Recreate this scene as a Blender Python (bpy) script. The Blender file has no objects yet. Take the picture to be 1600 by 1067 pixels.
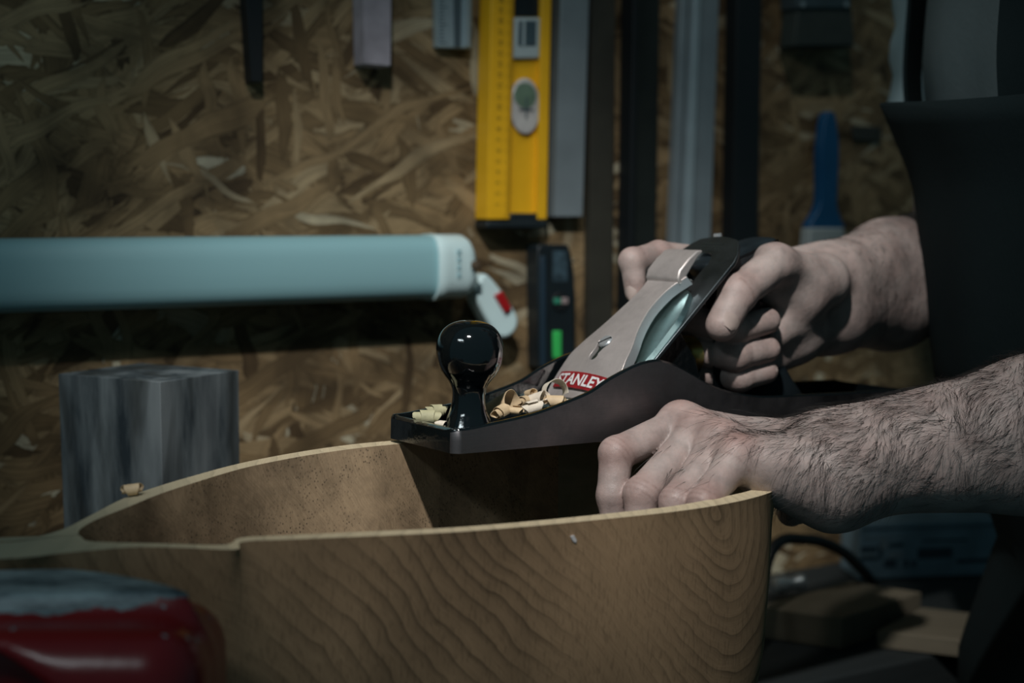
import bpy, bmesh, math, random
import numpy as np
from mathutils import Vector

C = bpy.context.scene.collection
rng = np.random.default_rng(7)
random.seed(7)

# ------------------------------------------------------------------ camera
CAM = np.array([0.0, 0.0, 1.30])
FPX = 2222.2
PITCH = math.atan((533.5 - 326) / FPX)
cd = bpy.data.cameras.new('camera')
cam = bpy.data.objects.new('camera', cd)
C.objects.link(cam)
cam.location = CAM
cam.rotation_euler = (math.pi / 2 - PITCH, 0, 0)
cd.sensor_width = 36.0
cd.lens = 50.0
cd.clip_start = 0.02
cd.dof.use_dof = True
cd.dof.focus_distance = 0.80
cd.dof.aperture_fstop = 5.0
bpy.context.scene.camera = cam

# ------------------------------------------------------------------ world, lamps, exposure
vs = bpy.context.scene.view_settings
vs.view_transform = 'Standard'
vs.look = 'None'
vs.gamma = 1.0
vs.use_curve_mapping = False
vs.exposure = 0.0
w = bpy.data.worlds.new('dim_workshop_air')
bpy.context.scene.world = w
w.use_nodes = True
w.node_tree.nodes['Background'].inputs[0].default_value = (0.30, 0.62, 0.72, 1)
w.node_tree.nodes['Background'].inputs[1].default_value = 0.10

def spot(name, loc, target, energy, size, blend, radius, col):
    l = bpy.data.lights.new(name, 'SPOT')
    l.energy = energy; l.spot_size = math.radians(size); l.spot_blend = blend
    l.shadow_soft_size = radius; l.color = col
    o = bpy.data.objects.new(name, l); C.objects.link(o)
    o.location = loc
    o.rotation_euler = (Vector(target) - Vector(loc)).to_track_quat('-Z', 'Y').to_euler()
    return o
spot('workshop_spotlight', (-0.06, 0.10, 2.12), (0.03, 0.965, 1.185), 57, 37, 1.0, 0.022, (1.0, 0.965, 0.93))
spot('added_wall_fill', (0.16, 0.74, 2.3), (0.31, 1.34, 1.05), 8, 44, 1.0, 0.03, (1.0, 0.97, 0.92))  # added fill spot, brightens the right of the wall and the carton

pa = bpy.data.lights.new('added_streak_fill', 'AREA'); pa.shape = 'RECTANGLE'; pa.size = 0.5; pa.size_y = 0.09; pa.energy = 2.4; pa.color = (0.85, 0.97, 1.0)  # added unseen area light for a streak on the knob and soft fill
pl_o = bpy.data.objects.new('added_streak_fill', pa); C.objects.link(pl_o); pl_o.location = (-0.75, -0.25, 2.1)
pl_o.rotation_euler = (Vector((0, .8, 1.2)) - pl_o.location).to_track_quat('-Z', 'Y').to_euler()

# ------------------------------------------------------------------ projection helpers (pixel of the photograph -> place)
cp, sp = math.cos(PITCH), math.sin(PITCH)
def ray(x, y):
    cx, cy = (x - 800) / FPX, -(y - 533.5) / FPX
    return np.array([cx, cp + cy * sp, -sp + cy * cp])
def PY(x, y, Y):
    r = ray(x, y); return CAM + r * Y / r[1]
def PH(x, y, h):
    r = ray(x, y); return CAM + r * (-h) / r[2]
def PPL(x, y, o, n):
    r = ray(x, y); o = np.asarray(o) - CAM; return CAM + r * np.dot(o, n) / np.dot(r, n)
nrm = lambda v: np.asarray(v, float) / np.linalg.norm(v)

# ------------------------------------------------------------------ materials
def mat(name, col, rough=0.5, metal=0.0, spec=0.5, coat=0.0, bump=0.0, bscale=200, var=0.0, vscale=30, sss=0.0):
    m = bpy.data.materials.new(name); m.use_nodes = True
    nt = m.node_tree; b = nt.nodes['Principled BSDF']
    b.inputs['Base Color'].default_value = (*col, 1)
    b.inputs['Roughness'].default_value = rough
    b.inputs['Metallic'].default_value = metal
    b.inputs['Specular IOR Level'].default_value = spec
    b.inputs['Coat Weight'].default_value = coat
    tc = nt.nodes.new('ShaderNodeTexCoord')
    n = nt.nodes.new('ShaderNodeTexNoise'); n.inputs['Scale'].default_value = vscale; n.inputs['Detail'].default_value = 6
    nt.links.new(tc.outputs['Object'], n.inputs['Vector'])
    r = nt.nodes.new('ShaderNodeValToRGB')
    v = max(var, 0.02)
    r.color_ramp.elements[0].position = 0.3; r.color_ramp.elements[1].position = 0.7
    r.color_ramp.elements[0].color = (*[c * (1 - v) for c in col], 1)
    r.color_ramp.elements[1].color = (*[min(1, c * (1 + v)) for c in col], 1)
    nt.links.new(n.outputs[0], r.inputs[0]); nt.links.new(r.outputs[0], b.inputs['Base Color'])
    if bump:
        n2 = nt.nodes.new('ShaderNodeTexNoise'); n2.inputs['Scale'].default_value = bscale; n2.inputs['Detail'].default_value = 5
        nt.links.new(tc.outputs['Object'], n2.inputs['Vector'])
        bp = nt.nodes.new('ShaderNodeBump'); bp.inputs['Strength'].default_value = bump; bp.inputs['Distance'].default_value = 0.001
        nt.links.new(n2.outputs[0], bp.inputs['Height']); nt.links.new(bp.outputs[0], b.inputs['Normal'])
    return m

class NT:
    """tiny node builder"""
    def __init__(s, name):
        s.m = bpy.data.materials.new(name); s.m.use_nodes = True
        s.t = s.m.node_tree; s.b = s.t.nodes['Principled BSDF']
        s.tc = s.t.nodes.new('ShaderNodeTexCoord').outputs['Object']
    def link(s, a, b): s.t.links.new(a, b)
    def put(s, inp, v):
        if isinstance(v, (int, float)): inp.default_value = v
        elif isinstance(v, (tuple, list)): inp.default_value = v if len(v) == len(inp.default_value) else (*v, 1)
        else: s.link(v, inp)
    def math(s, op, a, b=0.0, c=0.0, clamp=False):
        n = s.t.nodes.new('ShaderNodeMath'); n.operation = op; n.use_clamp = clamp
        for i, v in enumerate((a, b, c)): s.put(n.inputs[i], v)
        return n.outputs[0]
    def vmath(s, op, a, b=(0, 0, 0)):
        n = s.t.nodes.new('ShaderNodeVectorMath'); n.operation = op
        s.put(n.inputs[0], a)
        if op == 'SCALE': s.put(n.inputs['Scale'], b)
        else: s.put(n.inputs[1], b)
        return n.outputs[0] if op not in ('LENGTH', 'DOT_PRODUCT', 'DISTANCE') else n.outputs['Value']
    def mapping(s, v, loc=(0, 0, 0), rot=(0, 0, 0), sc=(1, 1, 1), kind='POINT'):
        n = s.t.nodes.new('ShaderNodeMapping'); n.vector_type = kind
        s.put(n.inputs[0], v); n.inputs[1].default_value = loc; n.inputs[2].default_value = rot; n.inputs[3].default_value = sc
        return n.outputs[0]
    def noise(s, v, scale, detail=3, rough=0.5, dist=0.0, col=False):
        n = s.t.nodes.new('ShaderNodeTexNoise'); s.put(n.inputs['Vector'], v)
        n.inputs['Scale'].default_value = scale; n.inputs['Detail'].default_value = detail
        n.inputs['Roughness'].default_value = rough; n.inputs['Distortion'].default_value = dist
        return n.outputs[1 if col else 0]
    def voro(s, v, scale, feature='F1', out='Distance', rnd=1.0):
        n = s.t.nodes.new('ShaderNodeTexVoronoi'); n.feature = feature
        s.put(n.inputs['Vector'], v); n.inputs['Scale'].default_value = scale; n.inputs['Randomness'].default_value = rnd
        return n.outputs[out]
    def ramp(s, f, stops, interp='LINEAR'):
        n = s.t.nodes.new('ShaderNodeValToRGB'); cr = n.color_ramp; cr.interpolation = interp
        while len(cr.elements) < len(stops): cr.elements.new(0.5)
        for e, (p, c) in zip(cr.elements, stops):
            e.position = p; e.color = (*c, 1) if isinstance(c, tuple) else (c, c, c, 1)
        s.put(n.inputs[0], f)
        return n.outputs[0]
    def mix(s, f, a, b, mode='MIX'):
        n = s.t.nodes.new('ShaderNodeMix'); n.data_type = 'RGBA'; n.blend_type = mode
        s.put(n.inputs[0], f); s.put(n.inputs[6], a); s.put(n.inputs[7], b)
        return n.outputs[2]
    def sep(s, v):
        n = s.t.nodes.new('ShaderNodeSeparateXYZ'); s.put(n.inputs[0], v); return n.outputs
    def comb(s, x, y, z):
        n = s.t.nodes.new('ShaderNodeCombineXYZ')
        for i, v in enumerate((x, y, z)): s.put(n.inputs[i], v)
        return n.outputs[0]
    def bump(s, h, strength=0.5, dist=0.001):
        n = s.t.nodes.new('ShaderNodeBump'); s.put(n.inputs['Height'], h)
        n.inputs['Strength'].default_value = strength; n.inputs['Distance'].default_value = dist
        s.link(n.outputs[0], s.b.inputs['Normal'])
    def attr(s, name):
        n = s.t.nodes.new('ShaderNodeAttribute'); n.attribute_name = name; return n.outputs['Fac']
    def out(s, col, rough=0.6, metal=0.0, spec=0.5):
        s.put(s.b.inputs['Base Color'], col); s.put(s.b.inputs['Roughness'], rough)
        s.put(s.b.inputs['Metallic'], metal); s.b.inputs['Specular IOR Level'].default_value = spec
        return s.m

def m_osb():
    n = NT('oriented_strand_board')
    base = n.tc
    # large-scale turning of the strands
    warp = n.vmath('SCALE', n.vmath('SUBTRACT', n.noise(base, 7.0, 2, col=True), (0.5, 0.5, 0.5)), 0.07)
    p0 = n.vmath('ADD', base, warp)
    col = None; hgt = None
    layers = [(8, 0.0, (38, 11)), (-35, 0.40, (62, 13)), (62, 0.60, (75, 18)), (-78, 0.72, (80, 16)), (18, 0.45, (85, 17)), (-12, 0.50, (65, 15)), (40, 0.72, (95, 14)), (-20, .75, (120, 18)), (100, .86, (120, 18)), (28, .90, (85, 9))]
    for i, (ang, thr, (sw, sl)) in enumerate(layers):
        v = n.mapping(p0, loc=(0.37 * i, 0, 0.71 * i), rot=(0, math.radians(ang), 0))
        v = n.mapping(v, sc=(sl, 1, sw))
        v = n.vmath('ADD', v, n.vmath('SCALE', n.vmath('SUBTRACT', n.noise(v, 1.3, 3, col=True), (0.5, 0.5, 0.5)), 0.55))
        c = n.voro(v, 1.0, 'F1', 'Color')
        e = n.voro(v, 1.0, 'DISTANCE_TO_EDGE', 'Distance')
        s3 = n.sep(c)
        tone = n.ramp(s3[0], [(0.0, (0.09, 0.058, 0.028)), (0.20, (0.19, 0.130, 0.064)), (0.5, (0.27, 0.188, 0.096)), (0.88, (0.35, 0.255, 0.137)), (0.95, (0.40, 0.31, 0.18)), (1.0, (0.60, 0.57, 0.42))])
        g = n.noise(n.mapping(v, sc=(0.45, 1, 5.0)), 2.2, 5, 0.65)
        tone = n.mix(1.0, tone, n.ramp(g, [(0.3, 0.50), (0.7, 1.22)]), 'MULTIPLY')
        edge = n.ramp(e, [(0.0, 0.45), (0.08, 0.85), (0.18, 1.0)])
        tone = n.mix(0.8, tone, edge, 'MULTIPLY')
        h = n.math('ADD', n.math('MULTIPLY', s3[2], 0.5), n.math('MULTIPLY', g, 0.25))
        if col is None: col, hgt = tone, h
        else:
            k = n.math('GREATER_THAN', s3[1], thr)
            k = n.math('MULTIPLY', k, n.math('GREATER_THAN', e, 0.035))
            col = n.mix(k, col, tone); 
            hgt = n.math('ADD', n.math('MULTIPLY', hgt, n.math('SUBTRACT', 1.0, k)), n.math('MULTIPLY', k, n.math('ADD', h, 0.3)))
    blot = n.noise(base, 14, 4)
    col = n.mix(1.0, col, n.ramp(blot, [(0.34, 0.42), (0.56, 1.10)]), 'MULTIPLY')
    n.bump(hgt, 0.55, 0.0012)
    return n.out(col, 0.68, 0, 0.3)

def m_bowl(kind):
    n = NT('wood_' + kind)
    p = n.tc
    x, y, z = n.sep(p)
    nz = n.vmath('SCALE', n.vmath('SUBTRACT', n.noise(p, 12, 3, col=True), (0.5, 0.5, 0.5)), 0.032)
    q = n.vmath('ADD', p, nz)
    qx, qy, qz = n.sep(q)
    # growth rings: nested ovals about a centre high on the right end of the near wall
    cx, cz = 0.233, 0.200
    dx = n.math('SUBTRACT', qx, cx); dz = n.math('MULTIPLY', n.math('SUBTRACT', qz, cz), 0.70)
    dx = n.math('ADD', dx, n.math('MULTIPLY', qy, 0.18))
    dist = n.math('SQRT', n.math('ADD', n.math('MULTIPLY', dx, dx), n.math('MULTIPLY', dz, dz)))
    lin = n.math('ADD', n.math('MULTIPLY', dx, -1.03), n.math('ADD', n.math('MULTIPLY', dz, -1.30), 0.004))
    sm_ = n.t.nodes.new('ShaderNodeMath'); sm_.operation = 'SMOOTH_MAX'; n.link(dist, sm_.inputs[0]); n.link(lin, sm_.inputs[1]); sm_.inputs[2].default_value = 0.03
    dist = n.math('POWER', n.math('MAXIMUM', sm_.outputs[0], 0.0), 0.72)
    ph = n.math('MULTIPLY', dist, 74.0)
    fr = n.math('FRACT', n.math('ADD', ph, n.math('ADD', n.math('MULTIPLY', n.noise(p, 30, 3), 0.8), n.math('MULTIPLY', n.noise(p, 7, 2), 3.0))))
    ring = n.ramp(fr, [(0.0, 0.34), (0.05, 0.58), (0.30, 0.88), (0.7, 1.03), (0.97, 1.0), (1.0, 0.36)])
    fine = n.noise(n.comb(n.math('MULTIPLY', ph, 5.0), n.math('MULTIPLY', qz, 30), n.math('MULTIPLY', qx, 30)), 3, 5)
    pores = n.noise(n.mapping(p, rot=(0, -.5, 0), sc=(900, 900, 150)), 1.0, 2)
    if kind == 'outside':
        a, b = (0.25, 0.155, 0.085), (0.43, 0.285, 0.165)
    elif kind == 'inside':
        a, b = (0.21, 0.145, 0.085), (0.40, 0.29, 0.18)
    else:
        a, b = (0.50, 0.40, 0.25), (0.72, 0.61, 0.42)
    col = n.mix(fine, a, b)
    if kind == 'outside':
        amt = n.ramp(n.noise(p, 11, 2), [(0.38, 0.15), (0.62, 0.95)])
        col = n.mix(amt, col, n.mix(1.0, col, ring, 'MULTIPLY'))
        col = n.mix(1.0, col, n.ramp(pores, [(0.34, 0.78), (0.46, 1.0)]), 'MULTIPLY')
        n.bump(n.math('ADD', pores, n.math('MULTIPLY', n.sep(ring)[0], 0.3)), 0.12, 0.0004)
        col = n.mix(1.0, col, n.ramp(n.noise(n.mapping(p, rot=(0, .6, 0), sc=(1, 1, .4)), 16, 4), [(0.30, 0.68), (0.62, 1.08)]), 'MULTIPLY')
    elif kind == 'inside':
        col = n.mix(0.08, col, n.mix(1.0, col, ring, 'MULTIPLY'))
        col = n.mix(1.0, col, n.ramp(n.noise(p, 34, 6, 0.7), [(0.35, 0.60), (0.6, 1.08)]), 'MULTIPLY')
        spots = n.voro(n.mapping(p, sc=(1, 1, .7)), 620, 'F1')
        sel = n.ramp(n.noise(p, 40, 3), [(0.40, 0.0), (0.60, 1.0)])
        dark = n.math('MULTIPLY', n.ramp(spots, [(0.12, 1.0), (0.35, 0.0)]), sel)
        col = n.mix(n.math('MULTIPLY', dark, 0.75), col, (0.03, 0.022, 0.015))
        # shallow gouge facets
        gv = n.mapping(p, rot=(0, 0.35, 0), sc=(55, 30, 9))
        g = n.voro(gv, 1.0, 'SMOOTH_F1')
        gc = n.voro(gv, 1.0, 'F1', 'Color')
        col = n.mix(0.7, col, n.mix(1.0, col, n.ramp(n.sep(gc)[0], [(0, 0.72), (1, 1.22)]), 'MULTIPLY'))
        # greenish tone over the right part of the hollow
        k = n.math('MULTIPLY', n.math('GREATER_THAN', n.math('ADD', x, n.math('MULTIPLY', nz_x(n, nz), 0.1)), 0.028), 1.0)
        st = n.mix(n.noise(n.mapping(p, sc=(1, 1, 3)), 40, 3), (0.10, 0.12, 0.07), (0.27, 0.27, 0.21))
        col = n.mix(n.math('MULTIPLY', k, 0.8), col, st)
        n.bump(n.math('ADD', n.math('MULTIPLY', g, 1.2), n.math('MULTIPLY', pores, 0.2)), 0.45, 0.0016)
    else:
        col = n.mix(0.35, col, n.mix(1.0, col, ring, 'MULTIPLY'))
        # unplaned, paler and greener towards the vise
        left = n.ramp(x, [(0.0, 0.0), (1.0, 1.0)])
        k = n.ramp(n.math('MULTIPLY', n.math('ADD', x, 0.26), 5.0, clamp=True), [(0.15, 1.0), (0.62, 0.0)])
        col = n.mix(k, col, (0.34, 0.33, 0.24))
        n.bump(fine, 0.2, 0.0004)
    return n.out(col, 0.55 if kind == 'outside' else 0.62, 0, 0.35)
def nz_x(n, v): return n.sep(v)[0]

def m_skin():
    n = NT('skin')
    p = n.tc
    red = n.attr('flush')
    a = n.mix(n.ramp(n.noise(p, 60, 5, 0.6), [(0.32, 0.0), (0.68, 1.0)]), (0.25, 0.20, 0.185), (0.44, 0.38, 0.355))
    mott = n.ramp(n.noise(p, 120, 3), [(0.35, 0.0), (0.7, 1.0)])
    a = n.mix(n.math('MULTIPLY', mott, 0.22), a, (0.40, 0.22, 0.19))
    a = n.mix(n.math('MULTIPLY', red, 0.75), a, (0.42, 0.19, 0.155))
    n.b.inputs['Subsurface Weight'].default_value = 0.08
    n.b.inputs['Subsurface Radius'].default_value = (0.004, 0.0015, 0.001)
    n.b.inputs['Subsurface Scale'].default_value = 1.0
    cr = n.math('MULTIPLY', n.attr('crease'), n.ramp(n.noise(p, 260, 3), [(0.4, 0.3), (0.6, 1.0)]))
    a = n.mix(n.math('MULTIPLY', cr, 0.42), a, (0.17, 0.10, 0.085))
    v = n.voro(p, 900, 'DISTANCE_TO_EDGE')
    w1 = n.noise(n.mapping(p, rot=(0.3, 0.4, 0.8), sc=(300, 1400, 300)), 1.0, 2)
    n.bump(n.math('ADD', n.math('ADD', n.math('MULTIPLY', v, 0.4), n.math('MULTIPLY', n.noise(p, 160, 6, 0.6), 2.6)), n.math('MULTIPLY', w1, 0.25)), 0.35, 0.0006)
    return n.out(a, n.ramp(n.noise(p, 90, 2), [(0.3, 0.42), (0.7, 0.6)]), 0, 0.4)

def m_steel(name, col, rough, axis_scale=(20, 900, 900), var=0.25, scratch=0.15, rot=(0, 0, 0.628), metal=1.0):
    n = NT(name)
    v = n.mapping(n.mapping(n.tc, rot=rot, kind='TEXTURE'), sc=axis_scale)
    g = n.noise(v, 1.0, 3)
    sm = n.noise(n.tc, 38, 5, 0.65)
    c1 = tuple(c * (1 - var) for c in col)
    cc = n.mix(g, c1, col)
    cc = n.mix(n.ramp(sm, [(0.45, 0.0), (0.7, 0.55)]), cc, tuple(c * 0.42 for c in col))
    n.bump(g, scratch, 0.0002)
    return n.out(cc, n.ramp(sm, [(0.3, rough * 0.8), (0.7, min(1, rough * 1.35))]), metal, 0.5)

def m_vise():
    n = NT('red_vise_paint_with_worn_metal')
    x, y, z = n.sep(n.tc)
    nz = n.noise(n.tc, 26, 4, 0.6)
    k = n.math('GREATER_THAN', n.math('ADD', z, n.math('MULTIPLY', n.math('SUBTRACT', nz, 0.5), 0.024)), 0.2005)
    chips = n.math('GREATER_THAN', n.noise(n.tc, 70, 3, 0.6), 0.70)
    k = n.math('MAXIMUM', k, chips)
    bare = n.mix(n.ramp(n.noise(n.mapping(n.tc, sc=(.3, 1, 1)), 75, 6, 0.75), [(0.36, 0.0), (0.66, 1.0)]), (0.025, 0.045, 0.060), (0.36, 0.45, 0.48))
    redc = n.mix(n.noise(n.tc, 30, 3), (0.15, 0.006, 0.009), (0.24, 0.010, 0.013))
    col = n.mix(k, redc, bare)
    n.bump(n.math('ADD', n.math('MULTIPLY', k, -0.5), n.noise(n.tc, 120, 3)), 0.25, 0.0008)
    return n.out(col, n.ramp(k, [(0, 0.28), (1, 0.5)]), 0.0, 0.5)

def m_block():
    n = NT('weathered_grey_timber')
    v = n.mapping(n.tc, sc=(1, 1, 0.18))
    g = n.noise(v, 60, 5, 0.6); big = n.noise(v, 22, 3)
    col = n.mix(n.ramp(g, [(0.35, 0.0), (0.65, 1.0)]), (0.025, 0.036, 0.044), (0.16, 0.19, 0.20))
    col = n.mix(n.ramp(big, [(0.5, 0.0), (0.7, 0.8)]), col, (0.22, 0.25, 0.26))
    col = n.mix(n.ramp(n.noise(v, 14, 3, 0.5, 2.0), [(0.46, 0.0), (0.6, 0.85)]), col, (0.03, 0.034, 0.032))
    x, y, z = n.sep(n.tc)
    n.bump(g, 0.3, 0.001)
    return n.out(col, 0.8, 0, 0.2)

def m_board(name, c1, c2, rot=0):
    n = NT(name)
    v = n.mapping(n.mapping(n.tc, rot=(0, 0, rot)), sc=(6, 60, 60))
    g = n.noise(v, 1.0, 5, 0.6)
    n.bump(g, 0.3, 0.0008)
    return n.out(n.mix(g, c1, c2), 0.75, 0, 0.2)

def m_cloth(name, c1, c2, scale=900, bump=0.4):
    n = NT(name)
    w1 = n.noise(n.mapping(n.tc, sc=(1, 1, .3)), scale, 2)
    f = n.noise(n.tc, 12, 4)
    n.bump(n.math('ADD', w1, n.math('MULTIPLY', f, 4.0)), bump, 0.0008)
    return n.out(n.mix(f, c1, c2), 0.92, 0, 0.12)

M = dict()
M = dict(
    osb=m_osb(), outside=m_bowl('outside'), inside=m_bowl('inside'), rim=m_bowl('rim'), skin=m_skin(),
    japan=mat('black_japanning', (0.0035, 0.0055, 0.0065), 0.12, 0, 0.5, coat=0.3, bump=0.35, bscale=260),
    side_steel=m_steel('ground_grey_steel', (0.25, 0.24, 0.25), 0.42, (30, 30, 1500)),
    cap_steel=m_steel('nickel_plated_steel', (0.60, 0.55, 0.53), 0.42, (40, 500, 40), 0.12, 0.06, metal=0.55),
    iron_steel=m_steel('dark_tool_steel', (0.20, 0.235, 0.25), 0.36, (60, 60, 600), 0.25, 0.1),
    breaker_steel=m_steel('polished_cap_iron_steel', (0.62, 0.86, 0.86), 0.30, (60, 60, 60), 0.1, 0.08),  # teal tint puts a bright reflection into the steel's colour
    chrome=mat('bright_screw_steel', (0.72, 0.76, 0.78), 0.24, 0.7),
    brass=mat('brass', (0.55, 0.38, 0.13), 0.25, 1.0),
    knob=mat('glossy_black_lacquer', (0.003, 0.0045, 0.0055), 0.07, 0, 0.6, coat=0.6, bump=0.06, bscale=900),
    tote=mat('black_tote_plastic', (0.012, 0.018, 0.022), 0.33, 0, 0.5, bump=0.15, bscale=150, var=.4),
    label_red=mat('dark_red_enamel', (0.23, 0.014, 0.018), 0.35, var=.25, vscale=200),
    label_white=mat('silver_white_letters', (0.62, 0.60, 0.60), 0.4),
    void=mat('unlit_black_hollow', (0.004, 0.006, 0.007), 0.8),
    shaving=mat('curled_pine_shaving', (0.66, 0.50, 0.31), 0.6, bump=0.2, bscale=700, var=.22, vscale=120),
    shaving_pale=mat('pale_wood_shaving', (0.78, 0.70, 0.58), 0.6, bump=0.2, bscale=700, var=.15, vscale=120),
    shaving_green=mat('greenish_wood_shaving', (0.46, 0.44, 0.27), 0.65, bump=0.2, bscale=700, var=.25, vscale=120),
    vise=m_vise(), block=m_block(),
    diffuser=mat('pale_frosted_diffuser', (0.25, 0.46, 0.50), 0.45, var=.04, vscale=5),
    white_plastic=mat('white_plastic', (0.62, 0.82, 0.84), 0.4, var=.03),
    grey_mark=mat('grey_moulded_lettering', (0.28, 0.46, 0.50), 0.5),
    red_rocker=mat('red_rocker_plastic', (0.34, 0.012, 0.015), 0.3),
    yellow=mat('yellow_painted_aluminium', (0.80, 0.45, 0.015), 0.42, var=.05, vscale=40, bump=.05),
    yellow_dark=mat('ochre_scale_print', (0.30, 0.17, 0.01), 0.6),
    black_plastic=mat('black_plastic', (0.010, 0.017, 0.021), 0.4, var=.2),
    vial_clear=mat('clear_vial_plastic', (0.42, 0.52, 0.54), 0.12, 0, 0.6),
    vial_band=mat('vial_dark_band', (0.06, 0.10, 0.12), 0.3),
    vial_face=mat('round_vial_face', (0.46, 0.46, 0.45), 0.25, var=.3, vscale=40),
    vial_dark=mat('round_vial_green_liquid', (0.14, 0.22, 0.16), 0.2, var=.3, vscale=60),
    green=mat('green_vial_liquid', (0.05, 0.52, 0.12), 0.2),
    alu=mat('dull_aluminium', (0.27, 0.33, 0.36), 0.42, 0.35, var=.12, vscale=25, bump=.1, bscale=300),
    alu_shade=mat('aluminium_groove', (0.10, 0.14, 0.16), 0.5, 0.35),
    alu_pale=mat('pale_blue_aluminium', (0.36, 0.46, 0.50), 0.4, 0.3, var=.1, vscale=25),
    lilac=mat('grey_lilac_painted_bar', (0.30, 0.29, 0.33), 0.65, var=.2, vscale=60, bump=.3, bscale=200),
    bar_dark=mat('dark_brown_steel_bar', (0.034, 0.034, 0.026), 0.6, var=.2, vscale=30),
    bar_dark_hi=mat('dark_green_steel_bar', (0.018, 0.024, 0.022), 0.45, .2, var=.2),
    bar_black=mat('black_bar', (0.0055, 0.009, 0.011), 0.55),
    blue=mat('deep_blue_plastic_handle', (0.004, 0.075, 0.19), 0.35, var=.1),
    bristle=m_board('pale_bristles', (0.22, 0.27, 0.28), (0.42, 0.48, 0.48)),
    bristle_dark=m_board('dark_grey_green_bristles', (0.022, 0.032, 0.030), (0.05, 0.062, 0.056)),
    ferrule=mat('tarnished_ferrule', (0.06, 0.085, 0.095), 0.45, 0.4, var=.2),
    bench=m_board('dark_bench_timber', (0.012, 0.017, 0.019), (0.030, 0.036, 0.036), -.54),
    board=m_board('dusty_brown_board', (0.10, 0.088, 0.062), (0.19, 0.165, 0.12), 0.2),
    board_edge=m_board('shadowy_board', (0.05, 0.05, 0.042), (0.10, 0.095, 0.075), 0.2),
    carton=mat('slate_blue_carton', (0.11, 0.18, 0.22), 0.7, var=.25, vscale=30),
    carton_dark=mat('navy_carton_print', (0.018, 0.036, 0.050), 0.7),
    carton_pale=mat('pale_carton_print', (0.14, 0.19, 0.21), 0.7),
    cable=mat('black_rubber_cable', (0.006, 0.009, 0.010), 0.5),
    concrete=mat('dusty_concrete_floor', (0.06, 0.062, 0.06), 0.85, var=.3, vscale=4, bump=.3),
    shirt=m_cloth('grey_work_shirt_cotton', (0.09, 0.125, 0.135), (0.13, 0.17, 0.18)),
    sleeve=m_cloth('light_grey_cotton', (0.30, 0.42, 0.46), (0.38, 0.50, 0.54)),
    apron=m_cloth('black_canvas', (0.007, 0.0135, 0.015), (0.010, 0.018, 0.020), 700),
    leather=mat('brown_patch', (0.022, 0.014, 0.010), 0.7, var=.3),
    jeans=m_cloth('dark_trousers', (0.010, 0.014, 0.018), (0.016, 0.021, 0.026)),
    hair=mat('dark_hair', (0.010, 0.008, 0.007), 0.5),
    nail=mat('fingernail', (0.40, 0.32, 0.29), 0.25, 0, 0.5, var=.1, vscale=100),
    bright=mat('pale_metal_fitting', (0.40, 0.45, 0.46), 0.3, 0.6),
)

# ------------------------------------------------------------------ object helpers
WL = {}
def tag(o, label=None, cat=None, group=None, kind=None):
    if label: o['label'] = label
    if cat: o['category'] = cat
    if group: o['group'] = group
    if kind: o['kind'] = kind
    return o
def thing(name, loc, label, cat, group=None):
    o = bpy.data.objects.new(name, None); C.objects.link(o)
    o.empty_display_size = 0.02
    o.location = [float(c) for c in loc]; WL[o.name] = np.array(loc, float)
    return tag(o, label, cat, group)
def mk(name, verts, faces, mats, parent=None, smooth=40, midx=None, bevel=0, bseg=2, loc=None, subsurf=0):
    verts = np.asarray(verts, float).reshape(-1, 3)
    if parent is not None: base = WL[parent.name]
    elif loc is not None: base = np.asarray(loc, float)
    else: base = np.array([(verts[:, 0].min() + verts[:, 0].max()) / 2, (verts[:, 1].min() + verts[:, 1].max()) / 2, verts[:, 2].min()])
    me = bpy.data.meshes.new(name)
    me.from_pydata((verts - base).tolist(), [], [list(map(int, f)) for f in faces])
    if not isinstance(mats, (list, tuple)): mats = [mats]
    for m in mats: me.materials.append(m)
    if midx is not None: me.polygons.foreach_set('material_index', list(map(int, midx)))
    bm = bmesh.new(); bm.from_mesh(me)
    bmesh.ops.remove_doubles(bm, verts=bm.verts, dist=1e-7)
    bmesh.ops.recalc_face_normals(bm, faces=bm.faces)
    bm.to_mesh(me); bm.free()
    if smooth:
        me.shade_smooth()
        if smooth < 180: me.set_sharp_from_angle(angle=math.radians(smooth))
    o = bpy.data.objects.new(name, me); C.objects.link(o)
    if parent is not None: o.parent = parent
    else: o.location = base.tolist()
    WL[o.name] = base
    if bevel:
        b = o.modifiers.new('bevel', 'BEVEL'); b.width = bevel; b.segments = bseg; b.limit_method = 'ANGLE'; b.angle_limit = math.radians(35)
        b.harden_normals = False
    if subsurf:
        s = o.modifiers.new('sub', 'SUBSURF'); s.levels = s.render_levels = subsurf
    return o
class MB:
    """collects shapes into ONE mesh"""
    def __init__(s): s.v = []; s.f = []; s.m = []; s.n = 0
    def add(s, v, f, m=0):
        v = np.asarray(v, float).reshape(-1, 3)
        s.v.append(v); s.f += [[i + s.n for i in q] for q in f]; s.m += ([m] * len(f) if np.isscalar(m) else list(m)); s.n += len(v)
        return s
    def build(s, name, mats, parent=None, **k):
        return mk(name, np.concatenate(s.v), s.f, mats, parent, midx=s.m, **k)
def hexa(a, b):
    """8 corners: quad a (4) and quad b (4)"""
    return np.array(list(a) + list(b)), [[0, 1, 2, 3], [7, 6, 5, 4], [0, 4, 5, 1], [1, 5, 6, 2], [2, 6, 7, 3], [3, 7, 4, 0]]
def obox(o, A, B, N, a0, a1, b0, b1, n0, n1):
    P = lambda a, b, n: o + A * a + B * b + N * n
    return hexa([P(a0, b0, n0), P(a1, b0, n0), P(a1, b1, n0), P(a0, b1, n0)], [P(a0, b0, n1), P(a1, b0, n1), P(a1, b1, n1), P(a0, b1, n1)])
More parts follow.
